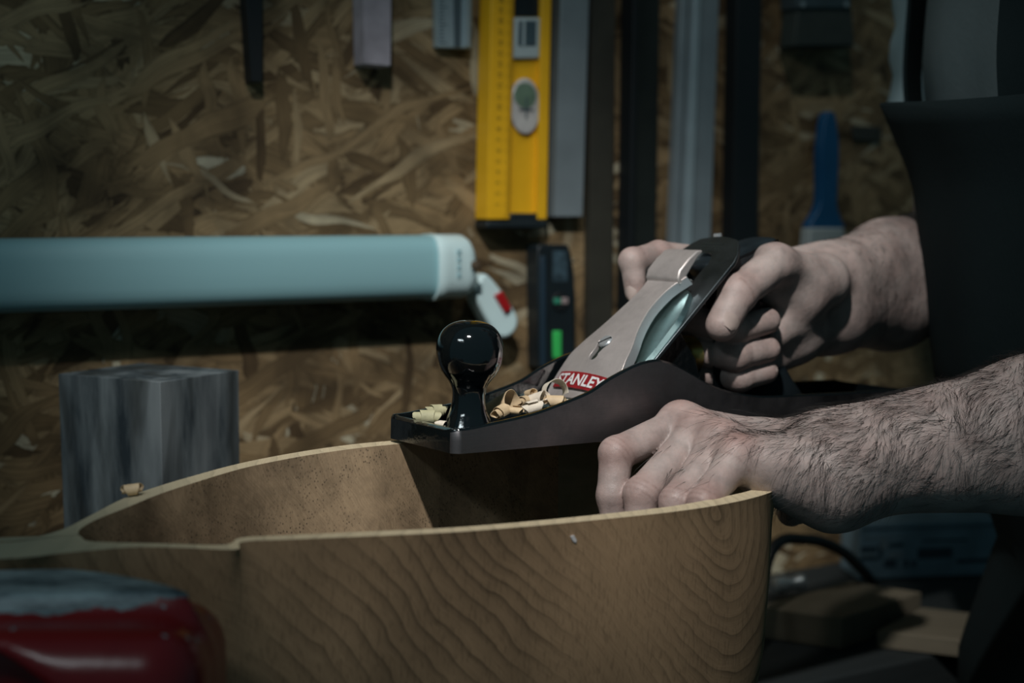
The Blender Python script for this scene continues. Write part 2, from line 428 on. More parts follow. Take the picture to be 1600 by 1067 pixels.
def prism(o, A, B, N, outline, n0, n1, holes=()):
    """extruded outline with holes: n0,n1 floats or functions of (a,b)"""
    bm = bmesh.new()
    f0 = n0 if callable(n0) else (lambda a, b: n0)
    f1 = n1 if callable(n1) else (lambda a, b: n1)
    vs_, fs_ = [], []
    loops = [outline] + list(holes)
    idx = 0; edges = []; flat = []
    for L in loops:
        bv = [bm.verts.new((a, b, 0)) for a, b in L]
        for i in range(len(bv)): edges.append(bm.edges.new((bv[i], bv[(i + 1) % len(bv)])))
        flat += list(L)
    bm.verts.ensure_lookup_table(); bm.verts.index_update()
    r = bmesh.ops.triangle_fill(bm, use_beauty=True, edges=edges)
    tris = [[v.index for v in f.verts] for f in bm.faces]
    bm.free()
    n = len(flat)
    V0 = [o + A * a + B * b + N * f0(a, b) for a, b in flat]
    V1 = [o + A * a + B * b + N * f1(a, b) for a, b in flat]
    F = [t for t in tris] + [[i + n for i in reversed(t)] for t in tris]
    k = 0
    for L in loops:
        m = len(L)
        for i in range(m):
            a, b = k + i, k + (i + 1) % m
            F.append([a, b, b + n, a + n])
        k += m
    return np.array(V0 + V1), F
def catmull(pts, per=8, closed=False):
    P = np.asarray(pts, float); n = len(P); out = []
    rngi = range(n if closed else n - 1)
    for i in rngi:
        if closed: p0, p1, p2, p3 = P[(i - 1) % n], P[i], P[(i + 1) % n], P[(i + 2) % n]
        else: p0, p1, p2, p3 = P[max(i - 1, 0)], P[i], P[i + 1], P[min(i + 2, n - 1)]
        for k in range(per):
            t = k / per
            out.append(0.5 * ((2 * p1) + (-p0 + p2) * t + (2 * p0 - 5 * p1 + 4 * p2 - p3) * t * t + (-p0 + 3 * p1 - 3 * p2 + p3) * t ** 3))
    if not closed: out.append(P[-1])
    return np.array(out)
def frame(t):
    t = nrm(t); a = np.array([0, 0, 1.0]) if abs(t[2]) < 0.9 else np.array([1.0, 0, 0])
    u = nrm(np.cross(t, a)); return u, np.cross(t, u)
def tube(path, rad, seg=12, cap=True):
    P = np.asarray(path, float); n = len(P)
    R = np.full(n, rad) if np.isscalar(rad) else np.asarray(rad, float)
    V = []; F = []
    u = None
    for i in range(n):
        t = nrm(P[min(i + 1, n - 1)] - P[max(i - 1, 0)])
        if u is None: u, _ = frame(t)
        u = nrm(u - t * np.dot(u, t)); v = np.cross(t, u)
        for k in range(seg):
            a = 2 * math.pi * k / seg
            V.append(P[i] + (u * math.cos(a) + v * math.sin(a)) * R[i])
    for i in range(n - 1):
        for k in range(seg):
            a, b = i * seg + k, i * seg + (k + 1) % seg
            F.append([a, b, b + seg, a + seg])
    if cap:
        F.append(list(range(seg))[::-1]); F.append([(n - 1) * seg + k for k in range(seg)])
    return np.array(V), F
def lathe(prof, o, axis, seg=48):
    """prof: list of (r, h)"""
    u, v = frame(axis); ax = nrm(axis); V = []; F = []
    for r, h in prof:
        for k in range(seg):
            a = 2 * math.pi * k / seg
            V.append(o + ax * h + (u * math.cos(a) + v * math.sin(a)) * max(r, 1e-5))
    n = len(prof)
    for i in range(n - 1):
        for k in range(seg):
            a, b = i * seg + k, i * seg + (k + 1) % seg
            F.append([a, b, b + seg, a + seg])
    F.append(list(range(seg))[::-1]); F.append([(n - 1) * seg + k for k in range(seg)])
    return np.array(V), F

# ------------------------------------------------------------------ distance fields -> one continuous surface
class Field:
    def __init__(s, lo, hi, h):
        s.lo = np.asarray(lo, float); s.h = h
        s.n = np.ceil((np.asarray(hi) - s.lo) / h).astype(int) + 1
        s.D = np.full(s.n, 1.0, np.float32)
    def block(s, lo, hi, pad):
        a = np.clip(np.floor((np.asarray(lo) - pad - s.lo) / s.h).astype(int), 0, s.n)
        b = np.clip(np.ceil((np.asarray(hi) + pad - s.lo) / s.h).astype(int) + 1, 0, s.n)
        sl = tuple(slice(a[i], b[i]) for i in range(3))
        ax = [(s.lo[i] + s.h * np.arange(a[i], b[i])).astype(np.float32) for i in range(3)]
        return sl, ax
    def new(s): return Layer(s)
class Layer:
    def __init__(s, F): s.F = F; s.D = np.full(F.n, 1.0, np.float32)
    @staticmethod
    def smin(a, b, k):
        if k <= 0: return np.minimum(a, b)
        h = np.maximum(k - np.abs(a - b), 0) / k
        return np.minimum(a, b) - h * h * k * 0.25
    def cap(s, a, b, ra, rb, k=0.004):
        a, b = np.asarray(a, float), np.asarray(b, float)
        R = max(ra, rb)
        sl, ax = s.F.block(np.minimum(a, b) - R, np.maximum(a, b) + R, max(0.012, k * 1.5))
        if 0 in s.D[sl].shape: return s
        X, Y, Z = ax[0][:, None, None], ax[1][None, :, None], ax[2][None, None, :]
        ab = b - a; L = max(float(ab @ ab), 1e-12)
        t = np.clip(((X - a[0]) * ab[0] + (Y - a[1]) * ab[1] + (Z - a[2]) * ab[2]) / L, 0, 1)
        d = np.sqrt((X - a[0] - t * ab[0]) ** 2 + (Y - a[1] - t * ab[1]) ** 2 + (Z - a[2] - t * ab[2]) ** 2) - (ra + (rb - ra) * t)
        s.D[sl] = s.smin(s.D[sl], d.astype(np.float32), k)
        return s
    def chain(s, pts, rads, k=0.003):
        for i in range(len(pts) - 1): s.cap(pts[i], pts[i + 1], rads[i], rads[i + 1], k)
        return s
    def merge(s, o, k): s.D = s.smin(s.D, o.D, k); return s
def surface_nets(D, lo, h):
    ins = D < 0
    n = D.shape
    cnt = np.zeros([m - 1 for m in n], np.uint8)
    for dx in (0, 1):
        for dy in (0, 1):
            for dz in (0, 1):
                cnt += ins[dx:n[0] - 1 + dx, dy:n[1] - 1 + dy, dz:n[2] - 1 + dz]
    act = (cnt > 0) & (cnt < 8)
    ids = np.argwhere(act)
    idx = np.full(act.shape, -1, np.int64); idx[act] = np.arange(len(ids))
    acc = np.zeros((len(ids), 3)); num = np.zeros(len(ids))
    for axis in range(3):
        o1, o2 = [i for i in range(3) if i != axis]
        for p in (0, 1):
            for q in (0, 1):
                a = ids.copy(); a[:, o1] += p; a[:, o2] += q
                b = a.copy(); b[:, axis] += 1
                da = D[tuple(a.T)].astype(float); db = D[tuple(b.T)].astype(float)
                cr = (da < 0) != (db < 0)
                t = np.where(cr, da / np.where(np.abs(da - db) < 1e-12, 1, da - db), 0)
                pt = a.astype(float); pt[:, axis] += t
                acc += pt * cr[:, None]; num += cr
    V = acc / num[:, None] * h + lo
    faces = []
    for axis in range(3):
        o1, o2 = [(1, 2), (2, 0), (0, 1)][axis]
        sa = [slice(None)] * 3; sb = [slice(None)] * 3
        sa[axis] = slice(0, n[axis] - 1); sb[axis] = slice(1, n[axis])
        ch = ins[tuple(sa)] != ins[tuple(sb)]
        e = np.argwhere(ch)
        e = e[(e[:, o1] > 0) & (e[:, o2] > 0) & (e[:, o1] < n[o1] - 1) & (e[:, o2] < n[o2] - 1)]
        if not len(e): continue
        fl = ins[tuple(e.T)]
        def g(a, b):
            c = e.copy(); c[:, o1] -= a; c[:, o2] -= b; return idx[tuple(c.T)]
        q = np.stack([g(0, 0), g(1, 0), g(1, 1), g(0, 1)], 1)
        q[~fl] = q[~fl][:, ::-1]
        faces.append(q)
    return V, np.concatenate(faces)
def smooth_mesh(V, F, it=2, lam=0.5):
    n = len(V)
    E = np.concatenate([F[:, [0, 1]], F[:, [1, 2]], F[:, [2, 3]], F[:, [3, 0]]])
    for _ in range(it):
        for l in (lam, -lam * 0.95):
            S = np.zeros_like(V); c = np.zeros(n)
            for k in range(3):
                S[:, k] = np.bincount(E[:, 0], V[E[:, 1], k], n) + np.bincount(E[:, 1], V[E[:, 0], k], n)
            c = np.bincount(E[:, 0], minlength=n) + np.bincount(E[:, 1], minlength=n)
            V = V + l * (S / np.maximum(c, 1)[:, None] - V)
    return V

# ================================================================== THE SETTING
WD = np.array([math.cos(math.radians(31)), math.sin(math.radians(31)), 0])
WN = np.array([WD[1], -WD[0], 0])                      # out of the wall, towards the camera
WO = np.array([0, 1.23, 0.0])
UP = np.array([0, 0, 1.0])
def WA(x, y, off=0.0): return PPL(x, y, WO + WN * off, WN)
def wuz(x, y, off=0.0):
    p = WA(x, y, off) - WO; return float(p @ WD), float(p[2])
v, f = obox(WO, WD, UP, WN, -2.2, 2.4, 0.0, 2.6, -0.018, 0.0)
wall = mk('wall_back', v - WO, f, M['osb'], None, loc=(0, 0, 0), smooth=0)
# wall built in its own frame so the boards run level with it
wall.data.clear_geometry()
wall.data.from_pydata([(-2.2, 0, 0), (2.4, 0, 0), (2.4, 0, 2.6), (-2.2, 0, 2.6), (-2.2, 0.018, 0), (2.4, 0.018, 0), (2.4, 0.018, 2.6), (-2.2, 0.018, 2.6)], [],
                      [(0, 1, 2, 3), (7, 6, 5, 4), (0, 4, 5, 1), (1, 5, 6, 2), (2, 6, 7, 3), (3, 7, 4, 0)])
wall.location = WO; wall.rotation_euler = (0, 0, math.radians(31))
tag(wall, kind='structure')
fl = mk('floor', [(-2.5, -1.0, -0.02), (3, -1.0, -0.02), (3, 3.5, -0.02), (-2.5, 3.5, -0.02), (-2.5, -1.0, 0), (3, -1.0, 0), (3, 3.5, 0), (-2.5, 3.5, 0)],
        [(3, 2, 1, 0), (4, 5, 6, 7), (0, 1, 5, 4), (1, 2, 6, 5), (2, 3, 7, 6), (3, 0, 4, 7)], M['concrete'], smooth=0)
tag(fl, kind='structure')

# ------------------------------------------------------------------ workbench
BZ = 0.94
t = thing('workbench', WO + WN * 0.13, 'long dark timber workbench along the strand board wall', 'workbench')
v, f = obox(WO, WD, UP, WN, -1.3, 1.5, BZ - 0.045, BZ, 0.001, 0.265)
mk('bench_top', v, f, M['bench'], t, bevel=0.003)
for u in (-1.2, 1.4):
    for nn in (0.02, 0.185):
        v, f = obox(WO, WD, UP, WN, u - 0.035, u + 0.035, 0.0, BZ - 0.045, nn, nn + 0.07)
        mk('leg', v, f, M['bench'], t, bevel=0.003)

# heavy stand under the vise and the vessel, out in front of the bench
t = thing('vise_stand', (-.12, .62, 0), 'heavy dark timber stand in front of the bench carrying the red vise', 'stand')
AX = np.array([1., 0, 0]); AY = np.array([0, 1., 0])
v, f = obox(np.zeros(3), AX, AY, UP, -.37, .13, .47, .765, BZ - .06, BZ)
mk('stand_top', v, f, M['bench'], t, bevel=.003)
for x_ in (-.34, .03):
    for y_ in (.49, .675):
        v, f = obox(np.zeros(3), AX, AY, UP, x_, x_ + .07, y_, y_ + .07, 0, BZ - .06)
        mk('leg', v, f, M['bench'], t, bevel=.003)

# ================================================================== THE HAND PLANE
th, pt = math.radians(36), math.radians(1.67)
PO = PY(710, 710, .75)
PS = np.array([math.cos(th) * math.cos(pt), math.sin(th) * math.cos(pt), -math.sin(pt)])
PV = np.array([math.sin(th), -math.cos(th), 0])
PU = np.cross(PV, PS); PU = PU if PU[2] > 0 else -PU
PW = .07
def pw(s, v, z): return PO + PS * s + PV * (v - PW / 2) + PU * z
def HV(x, y, v):
    """point seen at a pixel on the plane's lengthwise section v"""
    return PPL(x, y, pw(0, v, 0), PV)
plane = thing('hand_plane', pw(0.19, 0, 0), 'long steel bench plane with a round black front knob, tilted across the wooden vessel', 'hand plane')
prof = [(0, .0135), (.01, .0138), (.0223, .0152), (.045, .0180), (.0602, .0208), (.0912, .0290), (.1063, .0362), (.1256, .0434), (.138, .0458), (.145, .0460),
        (.158, .0425), (.172, .0365), (.1857, .030), (.200, .0255), (.214, .0225), (.235, .0200), (.273, .0192), (.33, .0185), (.38, .018)]
pp = catmull(prof, 6)
LEN = .38
def top_z(s): return float(np.interp(s, pp[:, 0], pp[:, 1]))
ss = sorted(set([0, .001, .0025, .0045, .0046] + list(np.round(np.linspace(.008, LEN - .008, 90), 5)) + [LEN - .0046, LEN - .0045, LEN - .002, LEN]))
V = []; F = []; MI = []
for s_ in ss:
    e = min(s_, LEN - s_)
    hw = .035 - .0045 * max(0, 1 - e / .0045) ** 2
    zt = top_z(s_); zt -= .0012 * max(0, 1 - e / .0025)
    fl_ = .0048 if e > .00455 else zt - .0006
    wl = .0034
    for (a, z) in [(-hw, 0), (-hw, zt * .5), (-hw, zt - .0012), (-hw + .0012, zt), (-hw + wl - .001, zt), (-hw + wl, zt - .0012), (-hw + wl + .0006, fl_ + .0006), (-hw + wl + .003, fl_),
                   (hw - wl - .003, fl_), (hw - wl - .0006, fl_ + .0006), (hw - wl, zt - .0012), (hw - wl + .001, zt), (hw - .0012, zt), (hw, zt - .0012), (hw, zt * .5), (hw, 0)]:
        V.append(pw(s_, a, z))
K = 16
for i in range(len(ss) - 1):
    for k in range(K):
        a, b = i * K + k, i * K + (k + 1) % K
        F.append([a, b, b + K, a + K]); MI.append(1 if k in (0, 1, 13, 14, 15) else 0)
F.append(list(range(K))); MI.append(0)
F.append([(len(ss) - 1) * K + k for k in range(K)][::-1]); MI.append(0)
body_casting = mk('body', V, F, [M['japan'], M['side_steel']], plane, smooth=35, midx=MI)
# boss and ribs in the toe tray
mb = MB()
mb.add(*lathe([(.017, .004), (.0165, .0065), (.0145, .0075), (0, .0075)], pw(.034, 0, 0), PU, 32))
for s_ in (.012, .019):
    mb.add(*obox(pw(0, 0, 0), PS, PV, PU, s_, s_ + .0016, -.026, .026, .0044, .0065))
for v_ in (-.02, .0, .02):
    mb.add(*obox(pw(0, 0, 0), PS, PV, PU, .006, .02, v_ - .0008, v_ + .0008, .0044, .0060))
mb.build('casting_rib', M['japan'], plane, bevel=.0005)
# knob (leans with the plane)
kp = [(.0, .0068), (.0142, .0068), (.0147, .0080), (.0140, .0100), (.0125, .0135), (.0108, .0175), (.0097, .0225), (.0095, .0270), (.0101, .0310), (.0116, .0340), (.0139, .0370), (.0163, .0405),
      (.0182, .0450), (.0190, .0500), (.0189, .0550), (.0174, .0602), (.0147, .0642), (.0108, .0670), (.0062, .0685), (.003, .0688), (.0028, .0684), (.0, .0684)]
kc = catmull(kp, 5)
kn = mk('front_knob', *lathe([(max(r, 0), h) for r, h in kc], pw(.0325, 0, 0), PU, 64), M['knob'], plane, smooth=60)
tag(kn, 'round glossy black knob')
mk('knob_screw', *lathe([(.0029, .0676), (.0029, .0686), (.0022, .0690), (0, .0690)], pw(.0325, 0, 0), PU, 20), M['bar_dark_hi'], kn)
# frog
ia = math.radians(43); SM = .100
IT = PS * math.cos(ia) + PU * math.sin(ia)
INn = -PS * math.sin(ia) + PU * math.cos(ia)
IO = pw(SM, 0, 0)
fr = [(.118, .0045), (.196, .0045), (.196, .020), (.186, .044), (.172, .062), (.160, .0525), (.113, .0085)]
v, f = prism(pw(0, 0, 0), PS, PU, PV, fr, -.0225, .0225)
mk('frog', v, f, M['japan'], plane, bevel=.0015)
# cutting iron with its slot
def arc(cx, cy, r, a0, a1, n=8): return [(cx + r * math.cos(math.radians(a0 + (a1 - a0) * i / n)), cy + r * math.sin(math.radians(a0 + (a1 - a0) * i / n))) for i in range(n + 1)]
io = [(-.0295, .004), (.0295, .004), (.0295, .150), (.0275, .157)] + [(.021, .1665), (.0165, .1705), (.008, .1725), (0, .1732), (-.008, .1725), (-.0165, .1705), (-.021, .1665)] + [(-.0275, .157), (-.0295, .150)]
slot = arc(0, .1500, .0075, 0, 180, 8) + arc(0, .060, .0075, 180, 360, 8)
iron = mk('blade', *prism(IO, PV, IT, INn, io, -.0005, .002, [slot]), M['iron_steel'], plane, smooth=30, bevel=.0004)
tag(iron, 'dark steel cutting blade with rounded top')
# maker's mark etched at the top of the blade (unreadable rows)
mb = MB()
for r_, (t0, n_, w_) in enumerate([(.1655, 9, .0012), (.1625, 11, .0011), (.1600, 7, .0010)]):
    for k in range(n_):
        a0 = -.010 + .0195 * k / n_
        mb.add(*obox(IO, PV, IT, INn, a0, a0 + w_, t0, t0 + .0013, .0019, .00215))
mb.build('etched_mark', M['bar_dark_hi'], iron, smooth=0)
# cap iron
def hump(a, b): return .0032 + .0042 * math.exp(-((b - .03) / .022) ** 2) + .0006
def cb(a, b): return .0026 + .004 * math.exp(-((b - .028) / .02) ** 2)
NB = 40; V = []; F = []
bb = np.concatenate([np.linspace(.012, .105, 34), .105 + .0175 * np.sin(np.linspace(0.1, math.pi / 2, 10))])
for b in bb:
    hw = np.interp(b, [.012, .070, .095, .108, .117, .1205, .1225], [.0290, .0290, .0275, .0232, .0190, .0150, .006])
    z = cb(0, b)
    for (a, q) in [(-hw, z), (-hw * .93, z + .0024), (0, z + .0032), (hw * .93, z + .0024), (hw, z), (hw, z - .0006), (-hw, z - .0006)]:
        V.append(IO + PV * a + IT * b + INn * q)
for i in range(len(bb) - 1):
    for k in range(7):
        a, b = i * 7 + k, i * 7 + (k + 1) % 7; F.append([a, b, b + 7, a + 7])
F.append(list(range(7))); F.append([(len(bb) - 1) * 7 + k for k in range(7)][::-1])
ci = mk('cap_iron', V, F, M['breaker_steel'], plane, smooth=35)
tag(ci, 'pale polished cap iron over the blade')
# lever cap: bell outline
half = [(.0, .0195), (.012, .0195), (.024, .0205), (.0272, .0235), (.0282, .032), (.0275, .042), (.0255, .052), (.0222, .062), (.0178, .072), (.0145, .082), (.0122, .093), (.0115, .104), (.0125, .113), (.0150, .120), (.0165, .124)]
hc = catmull(half, 4)
out_ = [tuple(q) for q in hc] + [(-a, b) for a, b in hc[::-1]][:-1]
key = arc(-.0002, .0595, .0054, -45, 225, 10)
kb = arc(-.0002, .0485, .0034, 150, 390, 8)
hole = key[:] + [(-.0034, .054)] + kb[:] + [(.0031, .054)]
def lc_top(a, b):
    e = np.interp(b, [.018, .023, .05, .09, .125], [.0085, .0125, .0175, .0165, .0135])
    return float(e + .0012 - .0012 * (a / .028) ** 2 * 3)
def lc_bot(a, b): return lc_top(a, b) - .0028
v, f = prism(IO, PV, IT, INn, out_, lc_bot, lc_top, [hole])
lc = mk('lever_cap', v, f, M['cap_steel'], plane, smooth=30, bevel=.0007)
tag(lc, 'bright bell-shaped lever cap')
# flared skirt that closes the lever cap's rim down on the blade
mb = MB(); L = len(hc)
for sgn in (1, -1):
    V = []
    for a, b in hc[14:]:
        V += [IO + PV * a * sgn + IT * b + INn * (lc_top(a, b) - .0008), IO + PV * (a + .0006) * sgn + IT * b + INn * (lc_top(a, b) - .0065),
              IO + PV * (a - .0012) * sgn + IT * b + INn * (lc_top(a, b) - .0065), IO + PV * (a - .0016) * sgn + IT * b + INn * (lc_top(a, b) - .0012)]
    F = []
    for i in range(len(hc[14:]) - 1):
        for k in range(4):
            a, b = i * 4 + k, i * 4 + (k + 1) % 4; F.append([a, b, b + 4, a + 4])
    F.append([0, 1, 2, 3]); F.append([(len(hc[14:]) - 1) * 4 + k for k in (3, 2, 1, 0)])
    mb.add(V, F)
mb.build('cap_flange', M['chrome'], lc, smooth=40)
# screw through the keyhole
scx = lathe([(.0015, .004), (.0015, .0150), (.0043, .0155), (.0047, .0165), (.0047, .0184), (.0040, .0192), (0, .0194)], IO + IT * .0605, INn, 28)
sc = mk('cap_screw', *scx, M['chrome'], lc)
mk('screw_slot', *obox(IO + IT * .0605, nrm(PV + IT * .8), nrm(IT - PV * .8), INn, -.0046, .0046, -.0006, .0006, .0188, .01945), M['void'], sc, smooth=0)
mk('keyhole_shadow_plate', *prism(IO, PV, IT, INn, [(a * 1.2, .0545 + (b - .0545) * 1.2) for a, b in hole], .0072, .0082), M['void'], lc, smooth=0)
# cam lever at the top of the cap
V = []; F = []
cam_p = [(.1170, .0125), (.1185, .0165), (.1230, .0192), (.1330, .0196), (.1415, .0185), (.1450, .0165), (.1455, .0145), (.1400, .0150), (.1300, .0135), (.1200, .0115)]
v, f = prism(IO, IT, INn, PV, cam_p, -.0150, .0150)
cl = mk('cam_lever', v, f, M['cap_steel'], lc, smooth=35, bevel=.0012)
# red badge with its letters
v, f = obox(IO, PV, IT, INn, -.0228, .0228, .0245, .0362, .0150, 0.0150)
bv = []; NBX = 14
for i in range(NBX + 1):
    a = -.0228 + .0456 * i / NBX
    for b in (.0248, .0358): bv.append(IO + PV * a + IT * b + INn * (lc_top(a, b) + .00035))
bf = [[2 * i, 2 * i + 2, 2 * i + 3, 2 * i + 1] for i in range(NBX)]
for i in range(NBX + 1):
    a = -.0228 + .0456 * i / NBX
    for b in (.0248, .0358): bv.append(IO + PV * a + IT * b + INn * (lc_top(a, b) - .0006))
n2 = 2 * (NBX + 1)
bf += [[n2 + 2 * i + 1, n2 + 2 * i + 3, n2 + 2 * i + 2, n2 + 2 * i] for i in range(NBX)]
for i in range(NBX):
    bf.append([2 * i, n2 + 2 * i, n2 + 2 * i + 2, 2 * i + 2]); bf.append([2 * i + 1, 2 * i + 3, n2 + 2 * i + 3, n2 + 2 * i + 1])
bf.append([0, 1, n2 + 1, n2]); bf.append([2 * NBX, n2 + 2 * NBX, n2 + 2 * NBX + 1, 2 * NBX + 1])
badge = mk('badge', bv, bf, M['label_red'], lc, smooth=30)
tag(badge, 'dark red badge with silver capitals')
def text_mesh(txt, size, bold=0.0):
    cu = bpy.data.curves.new('t', 'FONT'); cu.body = txt; cu.size = size; cu.offset = bold; cu.align_x = 'CENTER'; cu.align_y = 'CENTER'; cu.space_character = 1.02
    o = bpy.data.objects.new('t', cu); C.objects.link(o)
    dg = bpy.context.evaluated_depsgraph_get(); me = bpy.data.meshes.new_from_object(o.evaluated_get(dg))
    vv = np.array([q.co[:] for q in me.vertices]); ff = [list(p_.vertices) for p_ in me.polygons]
    bpy.data.objects.remove(o); bpy.data.curves.remove(cu); bpy.data.meshes.remove(me)
    return vv, ff
vv, ff = text_mesh('STANLEY', .0100, .00028)
wx = vv[:, 0].max() - vv[:, 0].min(); hy = vv[:, 1].max() - vv[:, 1].min()
vv[:, 0] = (vv[:, 0] - (vv[:, 0].max() + vv[:, 0].min()) / 2) * .0425 / wx
vv[:, 1] = (vv[:, 1] - (vv[:, 1].max() + vv[:, 1].min()) / 2) * .0078 / hy
VV = [IO + PV * a + IT * (.0303 + b) + INn * (lc_top(a, .0303 + b) + .00075) for a, b, _ in vv]
mk('badge_lettering', VV, ff, M['label_white'], badge, smooth=0)
# adjusting wheel, its stud and the lateral lever
ws = HV(1070, 556, .0)
wp = [(.003, -.006), (.0125, -.006)]
for i in range(7):
    z_ = -.0055 + .0016 * i; wp += [(.0132, z_), (.0123, z_ + .0008)]
wp += [(.0115, .006), (.003, .006)]
mk('depth_wheel', *lathe(wp, ws, PS, 40), M['brass'], plane, smooth=30)
mk('wheel_stud', *tube([ws - PS * .025, ws + PS * .012], .003, 12), M['bar_dark_hi'], plane)
lt = HV(1121, 368, -.012)
mk('lateral_lever', *tube(catmull([pw(.197, -.010, .070), pw(.214, -.012, .092), pw(.227, -.012, .110), lt - PU * .004, lt + PU * .0012], 5), .0028, 12), M['chrome'], plane)
# tote (rear handle)
to = [(.214, .005), (.2135, .018), (.222, .032), (.2285, .050), (.2250, .068), (.214, .086), (.205, .098), (.2065, .1035), (.2200, .1085), (.240, .1150), (.2580, .1195), (.2665, .1195), (.2685, .1165),
      (.2600, .108), (.2520, .096), (.2515, .082), (.259, .066), (.271, .048), (.284, .030), (.296, .017), (.300, .005)]
toc = catmull(to, 4, True)
cen = toc.mean(0)
V = []; F = []; n = len(toc)
lay = [(-1, .62), (-.86, .84), (-.55, .97), (0, 1.0), (.55, .97), (.86, .84), (1, .62)]
# inset rings along local normals for a rounded grip
tn = np.roll(toc, -1, 0) - np.roll(toc, 1, 0); nn_ = np.stack([tn[:, 1], -tn[:, 0]], 1); nn_ /= np.linalg.norm(nn_, axis=1)[:, None]
if ((nn_ * (toc - cen)).sum(1)).mean() < 0: nn_ = -nn_
for q, k in lay:
    ins_ = .0045 * (1 - k) / .38
    for i in range(n): V.append(pw(toc[i, 0] - nn_[i, 0] * ins_, q * .0125, toc[i, 1] - nn_[i, 1] * ins_))
for j in range(len(lay) - 1):
    for i in range(n):
        a, b = j * n + i, j * n + (i + 1) % n; F.append([a, b, b + n, a + n])
F.append(list(range(n))[::-1]); F.append([(len(lay) - 1) * n + i for i in range(n)])
mk('rear_handle', V, F, M['tote'], plane, smooth=50)

# ================================================================== WOOD SHAVINGS
SHAV = 'curled shavings in the tray of the plane'
def shaving(pos, axis, r0, r1, turns, wid, m, label, group=SHAV, skew=0.0, ph=0.0, taper=0.5, name='wood_shaving'):
    ax = nrm(axis); u, v_ = frame(ax); N = int(26 * turns) + 6; V = []
    thk = .00022
    for side in (0, 1):
        for i in range(N + 1):
            k = i / N; a = ph + k * turns * 2 * math.pi; r = r0 + (r1 - r0) * k + (thk if side else 0)
            d = u * math.cos(a) + v_ * math.sin(a)
            hw = wid / 2 * (taper + (1 - taper) * math.sin(math.pi * min(1, k * 1.3 + .15))) * (1 + .12 * math.sin(a * 2.3 + ph))
            c = pos + ax * (skew * k)
            V.append(c + d * r - ax * hw); V.append(c + d * r * (1 + .02 * math.sin(3 * a)) + ax * hw * .9)
    F = []; n1 = 2 * (N + 1)
    for i in range(N):
        F.append([2 * i, 2 * i + 1, 2 * i + 3, 2 * i + 2]); F.append([n1 + 2 * i + 2, n1 + 2 * i + 3, n1 + 2 * i + 1, n1 + 2 * i])
        F.append([2 * i, 2 * i + 2, n1 + 2 * i + 2, n1 + 2 * i]); F.append([2 * i + 1, n1 + 2 * i + 1, n1 + 2 * i + 3, 2 * i + 3])
    F.append([0, n1, n1 + 1, 1]); F.append([2 * N, 2 * N + 1, n1 + 2 * N + 1, n1 + 2 * N])
    o = mk(name, V, F, m, None, smooth=60)
    return tag(o, label, 'wood shaving', group)
sv = M['shaving']; spl = M['shaving_pale']; sgn_ = M['shaving_green']
shaving(HV(668, 651, -.012), PS * .9 + PV * .5, .0018, .0042, 2.1, .016, sgn_, 'greenish tubular shaving lying left of the black knob, lowest of the three there', ph=1.0)
shaving(HV(682, 641, -.018), PS + PV * .2, .0016, .0036, 1.8, .013, sgn_, 'small greenish curl left of the knob, topmost of the three there', ph=2.2)
shaving(HV(690, 663, -.006), PS * .4 + PV, .0012, .0028, 1.4, .011, spl, 'thin pale sliver curled at the foot of the black knob on its left', ph=0.3)
shaving(HV(752, 648, -.004), PS + PV * .4, .0014, .0030, 1.3, .012, sgn_, 'short curl tucked just right of the neck of the black knob', ph=0.8)
shaving(HV(789, 636, -.004), PV * .8 + PU * .5 + PS * .3, .0040, .0092, .62, .021, sv, 'broad tan folded shaving standing behind the tray edge, widest of the heap', ph=2.6, taper=.8)
shaving(HV(783, 643, .006), PS * .8 - PV * .3 + PU * .2, .0016, .0040, 2.0, .014, sv, 'tight orange-tan roll in front of the broad folded shaving', ph=.4)
shaving(HV(818, 627, -.006), PS - PV * .5, .0014, .0034, 1.8, .013, sv, 'tan ragged curl in the middle of the heap under the badge', ph=1.9)
shaving(HV(829, 614, -.010), PV + PU * .3, .0012, .0030, 1.6, .009, sv, 'small knotted tan curl on top of the heap', ph=.1)
shaving(HV(842, 622, -.002), PS * .4 + PV + PU * .4, .0020, .0050, 1.3, .013, spl, 'pale rounded curl beneath the large white loop', ph=1.2)
shaving(HV(868, 612, .000), PV * .9 - PS * .3 + PU * .25, .0062, .0078, .93, .012, spl, 'large white open loop shaving leaning against the lever cap', ph=2.9, taper=.7)
shaving(HV(868, 626, .006), PS + PV * .8, .0018, .0044, 1.5, .013, sv, 'yellowish egg-shaped curl just below the white loop', ph=.6)
shaving(HV(832, 637, .008), PS + PV * .1 + PU * .2, .0016, .0042, 1.6, .014, spl, 'cream rolled shaving lying against the near tray wall', ph=1.5)
shaving(HV(806, 641, .010), PS * .6 + PV, .0010, .0026, 1.5, .010, sv, 'tiny amber curl between the knob and the cream roll', ph=1.5)

# ================================================================== THE WOODEN VESSEL
BO = np.array([0, 0, 1.30 - .36])      # bowl local origin on bench level (pattern coordinates)
